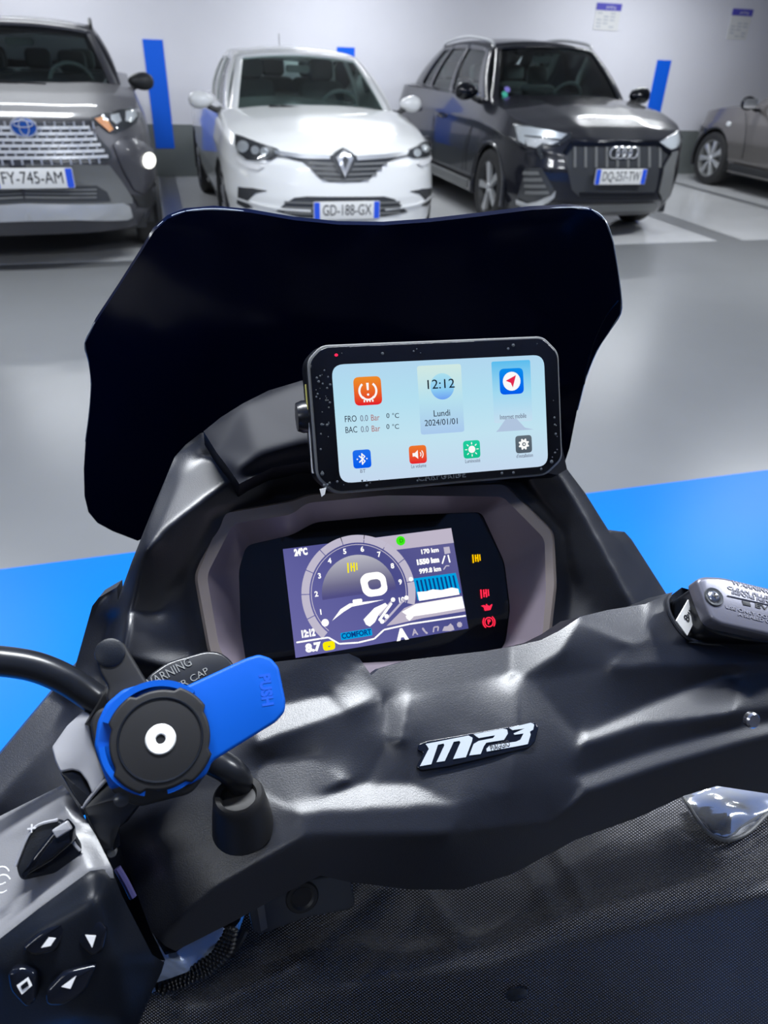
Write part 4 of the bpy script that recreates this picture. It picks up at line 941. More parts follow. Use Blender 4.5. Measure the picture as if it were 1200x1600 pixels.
# handlebar cover
cc = dict(a0=(300, 1100, .505), a1=(380, 1040, .535), a2=(440, 1033, .545), a3=(545, 1021, .555), a4=(562, 1030, .553), a5=(598, 1086, .535), a6=(629, 1088, .533),
    b1=(575, 1052, .575), b2=(640, 1032, .582), b3=(760, 1017, .585), b4=(812, 1008, .582), b5=(870, 988, .572), b6=(906, 963, .56), b7=(1007, 944, .545), b8=(1045, 926, .535), b9=(1070, 918, .535),
    c1=(1047, 960, .53), c2=(1075, 998, .505), c3=(1095, 1004, .50), c4=(1200, 1005, .485), c5=(1280, 1005, .475),
    e1=(450, 1100, .508), e2=(517, 1086, .522), e3=(541, 1110, .503), e4=(438, 1148, .480), dd=(445, 1062, .530), ee=(425, 1115, .494),
    f1=(424, 1187, .478), f2=(494, 1184, .484), f3=(535, 1205, .476), f4=(452, 1259, .447), f5=(400, 1230, .452), fz=(575, 1215, .478),
    g1=(543, 1227, .470), g2=(643, 1222, .475), g3=(711, 1257, .452), g4=(464, 1271, .438),
    h1=(480, 1302, .430), h2=(600, 1302, .436), h3=(705, 1302, .442),
    i0=(176, 1262, .43), i1=(180, 1300, .425), i2=(236, 1456, .42), i3=(274, 1486, .43), i4=(365, 1440, .445), i5=(440, 1400, .455), i6=(500, 1370, .46), i7=(545, 1378, .48), i8=(640, 1390, .49), i9=(720, 1390, .49), i10=(800, 1366, .49), i11=(900, 1312, .49), i12=(1000, 1276, .495), i13=(1070, 1243, .495), i14=(1120, 1228, .495), i15=(1200, 1240, .49), i16=(1280, 1245, .49),
    j0=(255, 1460, .415), j1=(340, 1385, .415), j2=(860, 1285, .462), j3=(400, 1345, .419), jm=(260, 1330, .42), jn=(330, 1190, .462), jo=(240, 1230, .445), jp=(390, 1290, .432),
    k1=(612, 1150, .507), k2=(650, 1180, .494), kb=(745, 1165, .494), k3=(860, 1130, .498), k5=(640, 1088, .536), k6=(797, 1054, .546), k7=(870, 1235, .470), kk=(800, 1240, .466), k8=(720, 1100, .523), k9=(830, 1090, .522), k0=(640, 1130, .512),
    l1=(820, 1048, .548), l2=(870, 1022, .545), l3=(902, 978, .552),
    m1=(908, 968, .560), m2=(983, 1007, .530), m3=(1012, 1000, .528), m4=(955, 1042, .522), mm=(1008, 948, .545),
    m5=(1120, 1035, .482), m6=(1280, 1030, .462), m7=(880, 1040, .534),
    n1=(870, 1110, .505), n2=(1018, 1098, .488), n3=(1130, 1056, .480), n4=(1280, 1050, .466),
    o0=(850, 1140, .497), o1=(911, 1150, .490), o2=(1004, 1136, .460), o3=(1147, 1117, .438), o4=(1280, 1095, .430), ot=(911, 1144, .492),
    p1=(902, 1213, .484), p2=(1025, 1170, .466), p3=(1165, 1132, .449), p4=(1280, 1105, .436), q1=(913, 1238, .470), q2=(1025, 1197, .448), q3=(1165, 1158, .434), q4=(1280, 1130, .424))
CO = [(176, 1262), (230, 1180), (300, 1100), (380, 1040), (440, 1033), (545, 1021), (562, 1029), (580, 1055), (592, 1045), (640, 1031), (760, 1017), (812, 1008), (845, 1000), (875, 985), (906, 964), (950, 953), (1007, 944), (1045, 928), (1052, 925), (1042, 938), (1047, 960), (1060, 982), (1075, 998), (1095, 1004), (1130, 1006), (1280, 1005), (1280, 1245), (1200, 1240), (1120, 1228), (1070, 1243), (1000, 1276), (900, 1312), (800, 1366), (720, 1390), (640, 1390), (545, 1378), (500, 1368), (440, 1398), (365, 1440), (274, 1486), (258, 1478), (236, 1456), (180, 1305)]
crs = [['a2', 'dd', 'e1'], ['a4', 'e2', 'e1', 'ee'], ['a5', 'e3', 'e4'], ['e2', 'e3'], ['a5', 'k1', 'fz'], ['k5', 'k1'], ['e4', 'f1', 'f2', 'f3', 'g1'], ['f4', 'f3'], ['f4', 'g1', 'g2', 'g3'], ['f4', 'g4', 'g3'], ['g4', 'h1', 'h2', 'h3'], ['h1', 'j3', 'j1', 'j0', 'i2'], ['h3', 'j2', 'q1'],
    ['k5', 'k6', 'l1', 'l2', 'l3', 'm1'], ['m1', 'm2', 'm3', 'c2'], ['m2', 'm4', 'm7'], ['m3', 'mm'], ['m4', 'm5', 'm6'], ['n1', 'o0'], ['n1', 'n2', 'n3', 'n4'], ['n2', 'ot', 'o1', 'o2', 'o3', 'o4'], ['o1', 'p1'], ['p1', 'p2', 'p3', 'p4'], ['q1', 'q2', 'q3', 'q4'], ['p1', 'q1'], ['k9', 'n1'], ['g2', 'k2', 'kb', 'k3', 'n1'], ['f5', 'f4']]
cc = flatten(cc, [x.split() for x in """a0 a1 a2 dd e1 ee
a2 a3 a4 e2 e1 dd
e1 e2 e3 e4 ee
a4 a5 e3 e2
e4 e3 a5 k1 fz g1 f3 f2 f1
f1 f2 f3 g1 f4 f5
f4 g1 fz g2 g3 g4
g4 g3 h3 h2 h1
h2 h3 j2 i10 i9 i8 i7
h1 j3 i5 i6 i7 h2
j3 j1 i4 i5
jm jp j3 j1 j0 i2 i1
jp f4 g4 h1 j3
jn f5 f1
j1 j0 i2 i3 i4
b2 b3 b4 k6 k5
k5 k6 k9 k8 k0
k0 k8 k9 k3 kb k2 k1
k2 kb k3 o0 kk g2 g3
kk k7 g3 h3 j2 q1 p1
b4 b5 l2 l1
b5 b6 m1 l3 l2
m1 mm m3 m2
mm b7 b8 c1 c2 m3
m1 m2 m4 m7 l2 l3
m2 m3 c3 m5 m4
m4 m5 n3 n2
k9 n1 m7 l1
n2 n3 o3 o2 ot o1
n3 n4 o4 o3
n1 n2 ot o1 o0
o1 o2 o3 p3 p2 p1
o3 o4 p4 p3
p1 p2 p3 q3 q2 q1
p3 p4 q4 q3
q1 q2 i12 i11 j2 i10
q2 q3 i14 i13 i12
q3 q4 i16 i15 i14""".split('\n')], 2.5, 1.35)
CF = [([(150, 1262), (340, 1180), (400, 1235), (464, 1271), (480, 1302), (340, 1385), (240, 1500), (120, 1400)], (-.15, -.66, .74)),  # moulded facets and cast-shadow patches alike, shaped in as tilts
    ([(380, 1010), (545, 1000), (562, 1015), (560, 1030), (517, 1086), (450, 1100), (380, 1130)], (-.1, -.80, .6)),
    ([(450, 1100), (517, 1086), (541, 1110), (433, 1150), (400, 1165), (400, 1112)], (-.08, -.02, 1)),
    ([(517, 1086), (560, 1030), (600, 1086), (541, 1110)], (.45, -.15, .85)),
    ([(433, 1150), (541, 1110), (600, 1092), (612, 1150), (575, 1222), (543, 1227), (494, 1184), (424, 1187), (380, 1180)], (.05, -.78, .62)),
    ([(424, 1187), (494, 1184), (543, 1222), (452, 1259), (395, 1232), (405, 1195)], (-.18, -.14, .95)),
    ([(464, 1271), (452, 1259), (543, 1227), (643, 1222), (711, 1257)], (0, .03, 1)),
    ([(464, 1271), (711, 1257), (705, 1302), (480, 1302)], (0, -.42, .9)),
    ([(120, 1520), (240, 1470), (340, 1385), (480, 1302), (705, 1302), (860, 1285), (913, 1240), (1025, 1200), (1165, 1160), (1320, 1120), (1320, 1500), (100, 1600)], (0, -.95, .33)),
    ([(560, 1040), (640, 1015), (812, 995), (800, 1054), (640, 1088), (600, 1090)], (0, -.30, .94)),
    ([(598, 1090), (640, 1086), (628, 1160), (606, 1160)], (-.35, -.12, .93)),
    ([(640, 1088), (800, 1054), (812, 1110), (800, 1240), (643, 1222), (580, 1226), (628, 1160)], (-.05, -.52, .86)),
    ([(800, 1054), (835, 1062), (880, 1120), (905, 1150), (905, 1235), (860, 1285), (711, 1300), (711, 1257), (800, 1240), (812, 1110)], (.25, -.70, .68)),
    ([(800, 990), (870, 975), (906, 955), (906, 968), (875, 1022), (820, 1052), (800, 1054)], (-.40, -.12, .9)),
    ([(875, 1022), (906, 968), (983, 1007), (955, 1042), (835, 1062), (820, 1052)], (.1, -.88, .45)),
    ([(906, 968), (900, 950), (1007, 930), (1011, 1000), (983, 1007)], (0, -.02, 1)),
    ([(1007, 930), (1100, 900), (1100, 998), (1011, 1000)], (.35, -.65, .7)),
    ([(983, 1007), (1011, 1000), (1320, 1000), (1320, 1034), (1120, 1038), (955, 1042)], (.02, -.36, .93)),
    ([(835, 1062), (955, 1042), (1120, 1038), (1320, 1034), (1320, 1050), (1147, 1056), (1018, 1098), (911, 1147), (880, 1120)], (.05, -.82, .57)),
    ([(911, 1147), (1018, 1098), (1130, 1056), (1150, 1056), (1150, 1115), (1004, 1133), (917, 1161)], (0, .02, 1)),
    ([(1150, 1050), (1320, 1050), (1320, 1092), (1150, 1115)], (.1, -.60, .8)),
    ([(905, 1165), (1004, 1133), (1150, 1115), (1320, 1092), (1320, 1112), (1165, 1132), (1025, 1170), (902, 1213)], (0, -.88, .45)),
    ([(902, 1213), (1025, 1170), (1165, 1132), (1320, 1105), (1320, 1125), (1165, 1158), (1025, 1197), (913, 1238)], (0, -.12, .98))]
LITUP = lambda F: [(p, (n[0]-.05, n[1]-.16, n[2]) if n[2] > .89 else n) for p, n in F]
_, czat = rl('handlebar_cover', CO, cc, crs, M['plastic'], step=4, blur=.9, skirt=(.006, .030, -.032), facets=LITUP(CF), default=(0, -.62, .78), L=75, baseblur=9)
adopt(tube('cover_rim', [P(x, y, czat(x, y)-.001) for x, y in [(1048, 930), (1043, 940), (1047, 960), (1060, 982), (1075, 997), (1095, 1004), (1130, 1006), (1200, 1006), (1270, 1006)]], .0017, M['plastic'], None, seg=8, n=6))
# pocket wall inside the opening
adopt(mesh('reservoir_pocket', [P(x, y, z) for x, y, z in ((1038, 938, .538), (1065, 918, .548), (1290, 975, .50), (1290, 1010, .490), (1075, 1004, .515), (1045, 965, .538), (1130, 965, .565), (1290, 990, .52))], [(0, 1, 6), (1, 2, 7, 6), (2, 3, 7), (3, 4, 6, 7), (4, 5, 6), (5, 0, 6)], M['plastic2'], None, False))
# badge
_b = [P(x, y, czat(x, y)) for x, y in ((660, 1185), (832, 1143), (745, 1185), (745, 1140), (745, 1164))]
BP = Plane(_b[4]+(Vector(Cv)-_b[4]).normalized()*.0012, _b[1]-_b[0], _b[3]-_b[2])
e0 = BP.uv(652, 1200); BPz = .0
bo = [(652, 1172), (654, 1162), (668, 1157), (800, 1134), (836, 1128), (842, 1136), (836, 1160), (828, 1168), (700, 1198), (658, 1204), (650, 1198), (662, 1176)]
bd = fp('badge', BP, bo, -.004, .0022, M['gloss'], None, rnd=.0015, bevel=.0008); adopt(bd)
def bl(pts): fp('badge_letter', BP, [(620+x/5, 1110+y/5) for x, y in pts], .0018, .0030, M['badge'], bd, smooth=0)
bl([(225, 262), (560, 196), (592, 214), (588, 240), (540, 365), (440, 380), (497, 250), (490, 238), (445, 245), (375, 395), (310, 404), (372, 272), (366, 258), (322, 268), (270, 420), (180, 436), (250, 300), (240, 282)])
bl([(600, 186), (830, 142), (862, 150), (868, 180), (838, 230), (700, 252), (680, 280), (656, 340), (566, 352), (600, 262), (640, 238), (752, 216), (768, 194), (640, 216)])
bl([(878, 136), (1048, 96), (1074, 110), (1066, 150), (1040, 165), (1046, 190), (1024, 262), (980, 272), (704, 322), (700, 300), (724, 274), (930, 244), (966, 228), (990, 180), (920, 190), (912, 180), (1000, 140), (905, 154)])
text('PIAGGIO', BP.mat(*BP.uv(620+800/5, 1110+286/5), .0031, math.radians(2)), .0058, M['ink'], bd, depth=.0002, fit=.0135)
# mirror stem and its boss
st = [P(-60, 1030, .40), P(0, 1033, .405), P(55, 1042, .41), P(105, 1063, .415), P(155, 1096, .42), P(210, 1130, .43), P(270, 1165, .435), P(335, 1190, .432), P(368, 1212, .436), P(380, 1240, .450), P(384, 1262, .465)]
stm = adopt(tube('mirror_stem', st, .0086, M['smooth'], None, seg=20, n=8))
bx = (P(372, 1239, .428)-P(384, 1315, .452)).normalized(); bq = Vector((1, 0, 0)); by_ = bx.cross(bq).normalized(); bq = by_.cross(bx)
MB_ = Matrix((bq, by_, bx)).transposed().to_4x4(); MB_.translation = P(373, 1244, .432)
adopt(lathe('stem_boss', [(.0195, -.030), (.0178, -.015), (.0160, -.004), (.0155, .0), (.0140, .002), (.0110, .001), (.0100, -.002), (0, -.002)], MB_, M['rubber'], None, 36))
for nm, a, d in (('right', P(1285, 1120, .463), Vector((.93, -.33, -.05))), ('left', P(-30, 1400, .405), Vector((-.93, -.33, -.05)))):
    adopt(tube('handlebar_grip', [a, a+d*.03, a+d*.06, a+d*.14], lambda t: .017+.0012*math.sin(t*60), M['rubber'], None, seg=20, n=10))
# left clamp bracket behind the phone mount
HP = Plane(P(120, 1180, .405), (1, -.2, -.1), (.1, .75, .65))
br = adopt(fp('clamp_bracket', HP, [(80, 1168), (104, 1134), (130, 1110), (148, 1120), (140, 1134), (144, 1160), (152, 1186), (163, 1216), (158, 1228), (144, 1242), (136, 1222), (124, 1206), (112, 1203), (94, 1207), (86, 1190)], -.012, 0, M['silver'], None, rnd=.0015, bevel=.0012))
adopt(fp('clamp_arm', HP, [(93, 1207), (112, 1204), (126, 1210), (146, 1248), (128, 1262), (112, 1240)], -.016, -.003, M['smooth'], None, rnd=.001, bevel=.001))
adopt(fp('clamp_arm', HP, [(128, 1262), (166, 1218), (185, 1238), (232, 1236), (190, 1290), (176, 1300), (178, 1330), (160, 1330)], -.022, -.004, M['smooth'], None, rnd=.001, bevel=.0015))
adopt(tube('clamp_edge', [P(129, 1262, .402), P(148, 1238, .402), P(165, 1219, .402)], .0011, M['bluelit'] if 'bluelit' in M else M['silver'], None, seg=8, n=4))
# left brake fluid reservoir, mostly behind the mount
LP_ = Plane(P(310, 1050, .47), (1, .1, -.1), (-.05, .85, .5))
lr = adopt(fp('fluid_reservoir', LP_, [(225, 1060), (262, 1033), (322, 1016), (345, 1018), (366, 1034), (370, 1070), (300, 1120), (240, 1110)], -.03, 0, M['smooth'], None, rnd=.006, bevel=.002))
text('WARNING', LP_.mat(*LP_.uv(262, 1053), .0002, .35), .0085, M['trimgrey'], lr, depth=.0004, fit=.033)
text('FILLER CAP', LP_.mat(*LP_.uv(288, 1068), .0002, .35), .0065, M['trimgrey'], lr, depth=.0004, fit=.034)
# right fluid reservoir
RP = Plane(P(1160, 955, .50), (.9, -.35, -.20), (.3, .8, .45))
rc = adopt(fp('fluid_reservoir', RP, [(1088, 905), (1100, 900), (1128, 901), (1200, 918), (1300, 938), (1300, 1014), (1200, 991), (1127, 975), (1112, 966), (1103, 945)], -.012, 0, M['cap'], None, rnd=.0045, bevel=.0025))
RQ = [(x-9, y+14) for x, y in [(1088, 905), (1100, 900), (1128, 901), (1200, 918), (1300, 938), (1300, 1014), (1200, 991), (1127, 975), (1112, 966), (1103, 945)]]
adopt(fp('reservoir_body', RP, RQ, -.045, -.0115, M['smooth'], None, rnd=.0045, bevel=.002))
sw = RP.uv(1115, 933); sm = RP.mat(sw[0], sw[1], 0)
lathe('screw_recess', [(.0, .0006), (.0052, .0006), (.0066, .0012), (.0072, .0002)], sm, M['lampdark'], rc, 28)
lathe('screw', [(0, .0022), (.003, .0021), (.0044, .0012), (.0047, .0006)], sm, M['steel'], rc, 24)
for a in (0.3, .3+math.pi/2): slab('screw_slot', [(-.0024, -.0005), (.0024, -.0005), (.0024, .0005), (-.0024, .0005)], sm @ Matrix.Rotation(a, 4, 'Z'), .0018, .0026, M['ink'], rc, 0, 0)
for s_, x, y, sz, ft in (('WARNING', 1144, 910.5, .0046, .030), ('CLEAN FILLER CAP', 1136, 918, .0036, .046), ('BEFORE REMOVING', 1143, 925.5, .0036, .044), ('EV', 1179, 946, .0048, .010), ('USE ONLY DOT 4 FLUID', 1133, 948, .0036, .052), ('A SEALED CONTAINER', 1153, 959.5, .0036, .046)):
    text(s_, RP.mat(*RP.uv(x, y), .0002, 0), sz, M['trim'] if s_ == 'EV' else M['cap'], rc, depth=.0003, bold=.00008, fit=ft, align='LEFT')
tl_ = RP.uv(1158, 938)
slab('emblem_box', [(RP.uv(*q)) for q in ((1159, 938.5), (1171, 941), (1173, 948), (1161, 945.5))], RP.mat(), 0, .0005, M['trim'], rc, .0002)
tube('raised_line', [RP.p(*RP.uv(1136, 931), .0003), RP.p(*RP.uv(1260, 958), .0003)], .0005, M['cap'], rc, seg=6, n=1)
SP = Plane(P(1072, 962, .515), (.75, -.1, -.3), (.5, .6, .6))
sk = adopt(fp('side_sticker', SP, [(1076, 937), (1089, 963), (1074, 993), (1057, 970)], -.001, 0, M['plate'], None, smooth=0))
text('8', SP.mat(*SP.uv(1073, 966), .0002, 1.2), .008, M['ink'], sk, depth=.0001); text('MAX', SP.mat(*SP.uv(1078, 955), .0002, 1.2), .004, M['ink'], sk, depth=.0001)
adopt(lathe('cover_glint', [(0, .0012), (.004, .001), (.005, 0), (.005, -.003)], Plane(P(1177, 1126, .437), (1, 0, 0), (0, .5, .85)).mat(), M['steel'], None, 20))  # small steel disc standing in for a highlight on the cover
# left switch housing
M['switch'] = mat('switch_plastic_lit', (.20, .20, .21), .36, spec=.6, bump=(1200, .25, .0004))  # grey base carries the lamp sheen of black plastic
sh1 = dict(a=(-30, 1290, .435), b=(98, 1226, .435), c=(-30, 1318, .412), d=(106, 1250, .408), e=(176, 1360, .385), f=(140, 1362, .380), g=(60, 1420, .372), h=(-30, 1490, .366), i=(150, 1308, .398), j=(20, 1400, .384), k=(110, 1300, .398))
rl('switch_housing', [(-30, 1290), (98, 1226), (108, 1238), (150, 1306), (176, 1358), (178, 1372), (140, 1372), (60, 1426), (-30, 1494)], sh1, [['c', 'd', 'i', 'e']], M['switch'], step=5, blur=1.2, skirt=(-.006, .018, -.030))
sh2 = dict(a=(-30, 1490, .366), b=(60, 1420, .372), c=(140, 1360, .382), d=(176, 1362, .388), e=(190, 1400, .388), f=(240, 1495, .392), g=(257, 1504, .400), h=(245, 1535, .400), i=(200, 1640, .41), j=(-30, 1640, .375), k=(60, 1450, .361), l=(150, 1400, .366), m=(100, 1520, .362), n=(0, 1520, .36), o=(180, 1500, .370), p=(200, 1600, .385), q=(120, 1590, .368))
_, sz = rl('switch_pod', [(-30, 1490), (60, 1420), (140, 1361), (160, 1358), (176, 1362), (190, 1398), (238, 1492), (257, 1504), (252, 1520), (240, 1545), (200, 1640), (-30, 1640)], sh2, [['k', 'l', 'o', 'p']], M['plastic2'], step=5, blur=2.0, skirt=(-.006, .016, -.034))
SWP = Plane(P(85, 1510, .3625), (1, -.1, -.12), (.06, .66, .75))
def button(poly, icon, mI=M['white']):
    b = adopt(fp('thumb_button', SWP, poly, -.006, .0035, M['gloss'], None, rnd=.0025, bevel=.0018))
    fp('button_symbol', SWP, icon, .0034, .0038, mI, b, smooth=0); return b
button([(32, 1482), (60, 1458), (108, 1434), (102, 1460), (88, 1488), (52, 1496)], [(64, 1481), (76, 1465), (87, 1466), (79, 1478)])
button([(124, 1440), (148, 1430), (168, 1454), (160, 1488), (144, 1497), (121, 1478)], [(133, 1461), (150, 1462), (144, 1481)])
button([(70, 1550), (98, 1520), (152, 1507), (132, 1552), (98, 1573), (72, 1572)], [(96, 1542), (119, 1525), (110, 1545)])
bq_ = button([(11, 1520), (34, 1511), (56, 1520), (54, 1568), (40, 1576), (16, 1550)], [(26, 1540), (44, 1527), (50, 1540), (34, 1554)])
fp('button_symbol', SWP, [(32, 1541), (42, 1533), (45, 1540), (35, 1547)], .0036, .0042, M['gloss'], bq_, smooth=0)
LVP = Plane(P(80, 1310, .388), (1, -.15, -.1), (.1, .7, .7))
rs = adopt(fp('toggle_recess', LVP, [(24, 1354), (44, 1305), (60, 1287), (94, 1282), (110, 1298), (128, 1330), (116, 1358), (80, 1366), (32, 1377)], -.004, .0015, M['plastic2'], None, rnd=.003, bevel=.001))
tg = adopt(fp('toggle_switch', LVP, [(32, 1374), (50, 1338), (80, 1300), (98, 1284), (110, 1297), (112, 1318), (80, 1346)], 0, .011, M['gloss'], None, rnd=.0015, bevel=.002))
fp('toggle_cap', LVP, [(80, 1298), (104, 1283), (112, 1296), (88, 1311)], .0095, .0125, M['silver'], tg, rnd=.001, bevel=.0008)
adopt(tube('recess_edge', [LVP.p(*LVP.uv(x, y), .002) for x, y in [(26, 1352), (45, 1306), (62, 1288), (92, 1280)]], .0009, M['silver'], None, seg=6, n=4))
adopt(tube('recess_edge', [LVP.p(*LVP.uv(x, y), .002) for x, y in [(111, 1303), (118, 1318), (127, 1328)]], .0009, M['silver'], None, seg=6, n=4))
adopt(text('+', LVP.mat(*LVP.uv(52, 1294), .0030, .1), .009, M['white'], None, depth=.0003))
hb = LVP.uv(9, 1365)
for k in (0, 1): adopt(tube('heated_grip_symbol', [LVP.p(hb[0]-.001+.004*math.cos(a)+k*.001, hb[1]+.004*math.sin(a)*1.1-k*.004, .004) for a in np.linspace(.5, 5.4, 9)], .0004, M['white'], None, seg=6, n=3))
# rings in the gap between switch pod and cover
adopt(lathe('gap_screw', [(0, .001), (.0022, .001), (.003, 0), (.003, -.003)], Plane(P(174, 1332, .405), (1, 0, 0), (0, .6, .8)).mat(), M['trimgrey'], None, 18))
adopt(tube('wiring_sleeve', [P(183, 1356, .415), P(196, 1378, .415), P(208, 1402, .415)], .0022, mat('iridescent_sleeve', srgb(110, 105, 160), .25, metal=.3), None, seg=8, n=4))
GPL = Plane(P(220, 1410, .455), (1, -.1, 0), (0, .6, .8))
adopt(fp('gap_cover', GPL, [(130, 1250), (200, 1240), (250, 1330), (300, 1450), (285, 1500), (240, 1500), (150, 1400)], -.01, 0, M['plastic2'], None, smooth=0))
# handlebar riser clamp under the cover
KP = Plane(P(470, 1412, .50), (1, .02, -.04), (0, .5, .87))
kc = adopt(fp('rubber_clamp', KP, [(388, 1422), (400, 1412), (440, 1390), (475, 1374), (545, 1366), (556, 1412), (548, 1422), (480, 1434), (412, 1460), (396, 1458)], -.03, 0, mat('grey_rubber', srgb(60, 64, 70), .5), None, rnd=.003, bevel=.0015))
km = KP.mat(*KP.uv(472, 1402), 0)
lathe('clamp_ring', [(.0068, .0002), (.0085, .0014), (.0108, .0014), (.0118, .0)], km, M['trim'], kc, 28); lathe('clamp_hole', [(0, .0003), (.0066, .0003)], km, M['ink'], kc, 20)
fp('light_strip', KP, [(401, 1414), (412, 1408), (418, 1450), (408, 1456)], 0, .0006, M['trimgrey'], kc, smooth=0)

# ------------------------------------------------------------------ sat-nav display
dv = thing('motorcycle_display', 'wide rounded smart display with bright icons fixed above the instrument panel', 'display', tuple(DP.o)); DI = Matrix.Translation(-DP.o)
hw_, hh_ = .0930, .0510
oct_ = lambda a, b, c: [(-a+c, -b), (a-c*1.15, -b), (a, -b+c*.9), (a, b-c), (a-c, b), (-a+c*.85, b), (-a, b-c*.8), (-a, -b+c)]
def shell(name, g, z0, z1, m, r, bev, tp=None):
    return adopt(slab(name, roundpoly(g, r, 5), DP.mat(), z0, z1, m, None, bev, 35, tp), dv, DI)
shell('housing', oct_(hw_+.0005, hh_+.0005, .013), -.0205, -.0030, M['smooth'], .006, .002, .001)
shell('front_rim', oct_(hw_, hh_, .012), -.0030, -.0004, M['trimgrey'], .005, .0008)
gp = shell('front_glass', oct_(hw_-.0016, hh_-.0016, .0115), -.0006, .0010, M['screenglass'], .005, .0006)
def dfp(name, poly, z, m, rnd=0, parent=None): return fp(name, DP, poly, z-.0003, z, m, parent, rnd, smooth=0)
sq = [DP.uv(*q) for q in ((519, 573), (849, 552), (855, 735), (529, 748))]
su = (sq[0][0]+sq[3][0])/2, (sq[1][0]+sq[2][0])/2; sv = (sq[0][1]+sq[1][1])/2, (sq[2][1]+sq[3][1])/2
scr = adopt(slab('lit_screen', rrect(su[1]-su[0], sv[0]-sv[1], .0085, sum(su)/2, sum(sv)/2, 6), DP.mat(), .0010, .0013, emit_grad('home_screen', [(0, srgb(196, 216, 238)), (.35, srgb(192, 226, 240)), (.7, srgb(178, 222, 240)), (1, srgb(176, 214, 238))], DP, 'v', sv[1], sv[0]), None, 0, 0), dv, DI)
W_ = glow('icon_white', (.95, .95, .95)); K_ = glow('icon_text', srgb(40, 48, 66)); KG = glow('icon_text_grey', srgb(110, 118, 140)); KR = glow('icon_text_red', srgb(170, 110, 110))
def icon(px, py, s, c0, c1):
    u, v = DP.uv(px, py); return slab('app_icon', rrect(s, s, s*.2, u, v, 5), DP.mat(), .0013, .0016, emit_grad('icon_%d_%d' % (px, py), [(0, c0), (1, c1)], DP, 'v', v-s/2, v+s/2), scr, 0, 0), u, v
def shp(name, u, v, pts, s, m, z=.0019): return slab(name, [(u+a*s, v+b*s) for a, b in pts], DP.mat(), z-.0003, z, m, scr, 0, 0)
def arc(name, u, v, r, wd, a0, a1, m, z=.0019, n=16):
    A = np.linspace(math.radians(a0), math.radians(a1), n); return slab(name, [(u+(r+wd/2)*math.cos(a), v+(r+wd/2)*math.sin(a)) for a in A]+[(u+(r-wd/2)*math.cos(a), v+(r-wd/2)*math.sin(a)) for a in A[::-1]], DP.mat(), z-.0003, z, m, scr, 0, 0)
def circ(name, u, v, r, m, z=.0019): return shp(name, u, v, [(math.cos(a), math.sin(a)) for a in np.linspace(0, 2*math.pi, 25)[:-1]], r, m, z)
dtx = lambda s, px, py, size, m, **k: text(s, DP.mat(*DP.uv(px, py), .0021, 0), size, m, scr, depth=.0001, **k)
_, u, v = icon(574, 611, .0195, srgb(226, 20, 40), srgb(238, 140, 40))
arc('tyre_symbol', u, v+.001, .0058, .0014, 150, 390-0+0, W_) if False else None
arc('tyre_symbol', u, v, .0060, .0014, 128, 235, W_); arc('tyre_symbol', u, v, .0060, .0014, -55, 52, W_); arc('tyre_symbol', u, v-.0012, .0048, .0013, 215, 325, W_)
for k in range(4): shp('tyre_symbol', u-.0030+k*.0020, v-.0068, [(-.3, -.5), (.3, -.5), (.3, .5), (-.3, .5)], .0016, W_)
shp('tyre_symbol', u, v+.003, [(-.25, -1), (.25, -1), (.35, 1), (-.35, 1)], .0025, W_); circ('tyre_symbol', u, v-.0025, .0008, W_)
dtx('FRO', 547, 655, .0062, K_, fit=.0082); dtx('0.0', 568, 654, .0060, KG, fit=.0055); dtx('Bar', 585, 653, .0060, KR, fit=.006)
dtx('BAC', 548, 672, .0062, K_, fit=.0082); dtx('0.0', 569, 671, .0060, KG, fit=.0055); dtx('Bar', 586, 670, .0060, KR, fit=.006)
for y in (650, 667): dtx('0', 605, y, .0048, K_); dtx('°C', 617, y, .0048, K_)
cu_, cv_ = DP.uv(688, 624); cd = slab('clock_card', rrect(.0325, .0480, .002, cu_, cv_), DP.mat(), .0013, .0015, emit_grad('clock_card', [(0, srgb(168, 200, 236)), (.5, srgb(182, 224, 238)), (1, srgb(208, 232, 226))], DP, 'v', cv_-.024, cv_+.024), scr, 0, 0)
u, v = DP.uv(690, 604); slab('clock_orb', [(u+.0088*math.cos(a), v+.0092*math.sin(a)) for a in np.linspace(0, 2*math.pi, 37)[:-1]], DP.mat(), .0015, .0017, emit_grad('clock_orb', [(0, srgb(110, 160, 240)), (.4, srgb(140, 205, 242)), (1, srgb(170, 222, 238))], DP, 'v', v-.009, v+.009), scr, 0, 0)
dtx('12:12', 686, 601, .0092, glow('clock_digits', srgb(14, 20, 34)), fit=.0200); dtx('Lundi', 689, 646, .0064, K_, fit=.0122); dtx('2024/01/01', 689, 660, .0062, K_, fit=.0245)
pu, pv = DP.uv(799, 612); slab('map_card', rrect(.030, .044, .0015, pu, pv), DP.mat(), .0013, .0015, emit_grad('map_card', [(0, srgb(196, 222, 240)), (.5, srgb(160, 216, 240)), (1, srgb(90, 188, 238))], DP, 'v', pv-.022, pv+.022), scr, 0, 0)
fp('map_road', DP, [(779, 671), (790, 655), (807, 654), (820, 668), (834, 671), (775, 675)], .0014, .0016, glow('map_road', srgb(176, 196, 222)), scr, smooth=0)
_, u, v = icon(798, 596, .0185, srgb(0, 88, 235), srgb(10, 140, 235)); circ('arrow_disc', u, v, .0068, W_); shp('arrow_symbol', u, v, [(-.85, .1), (.6, .75), (.1, -.8), (-.15, -.2)], .0055, glow('arrow_red', srgb(225, 40, 80)), .0021)
dtx('Internet mobile', 800, 651, .0050, KG, fit=.0205)
_, u, v = icon(565, 717, .0128, srgb(0, 90, 235), srgb(30, 110, 235))
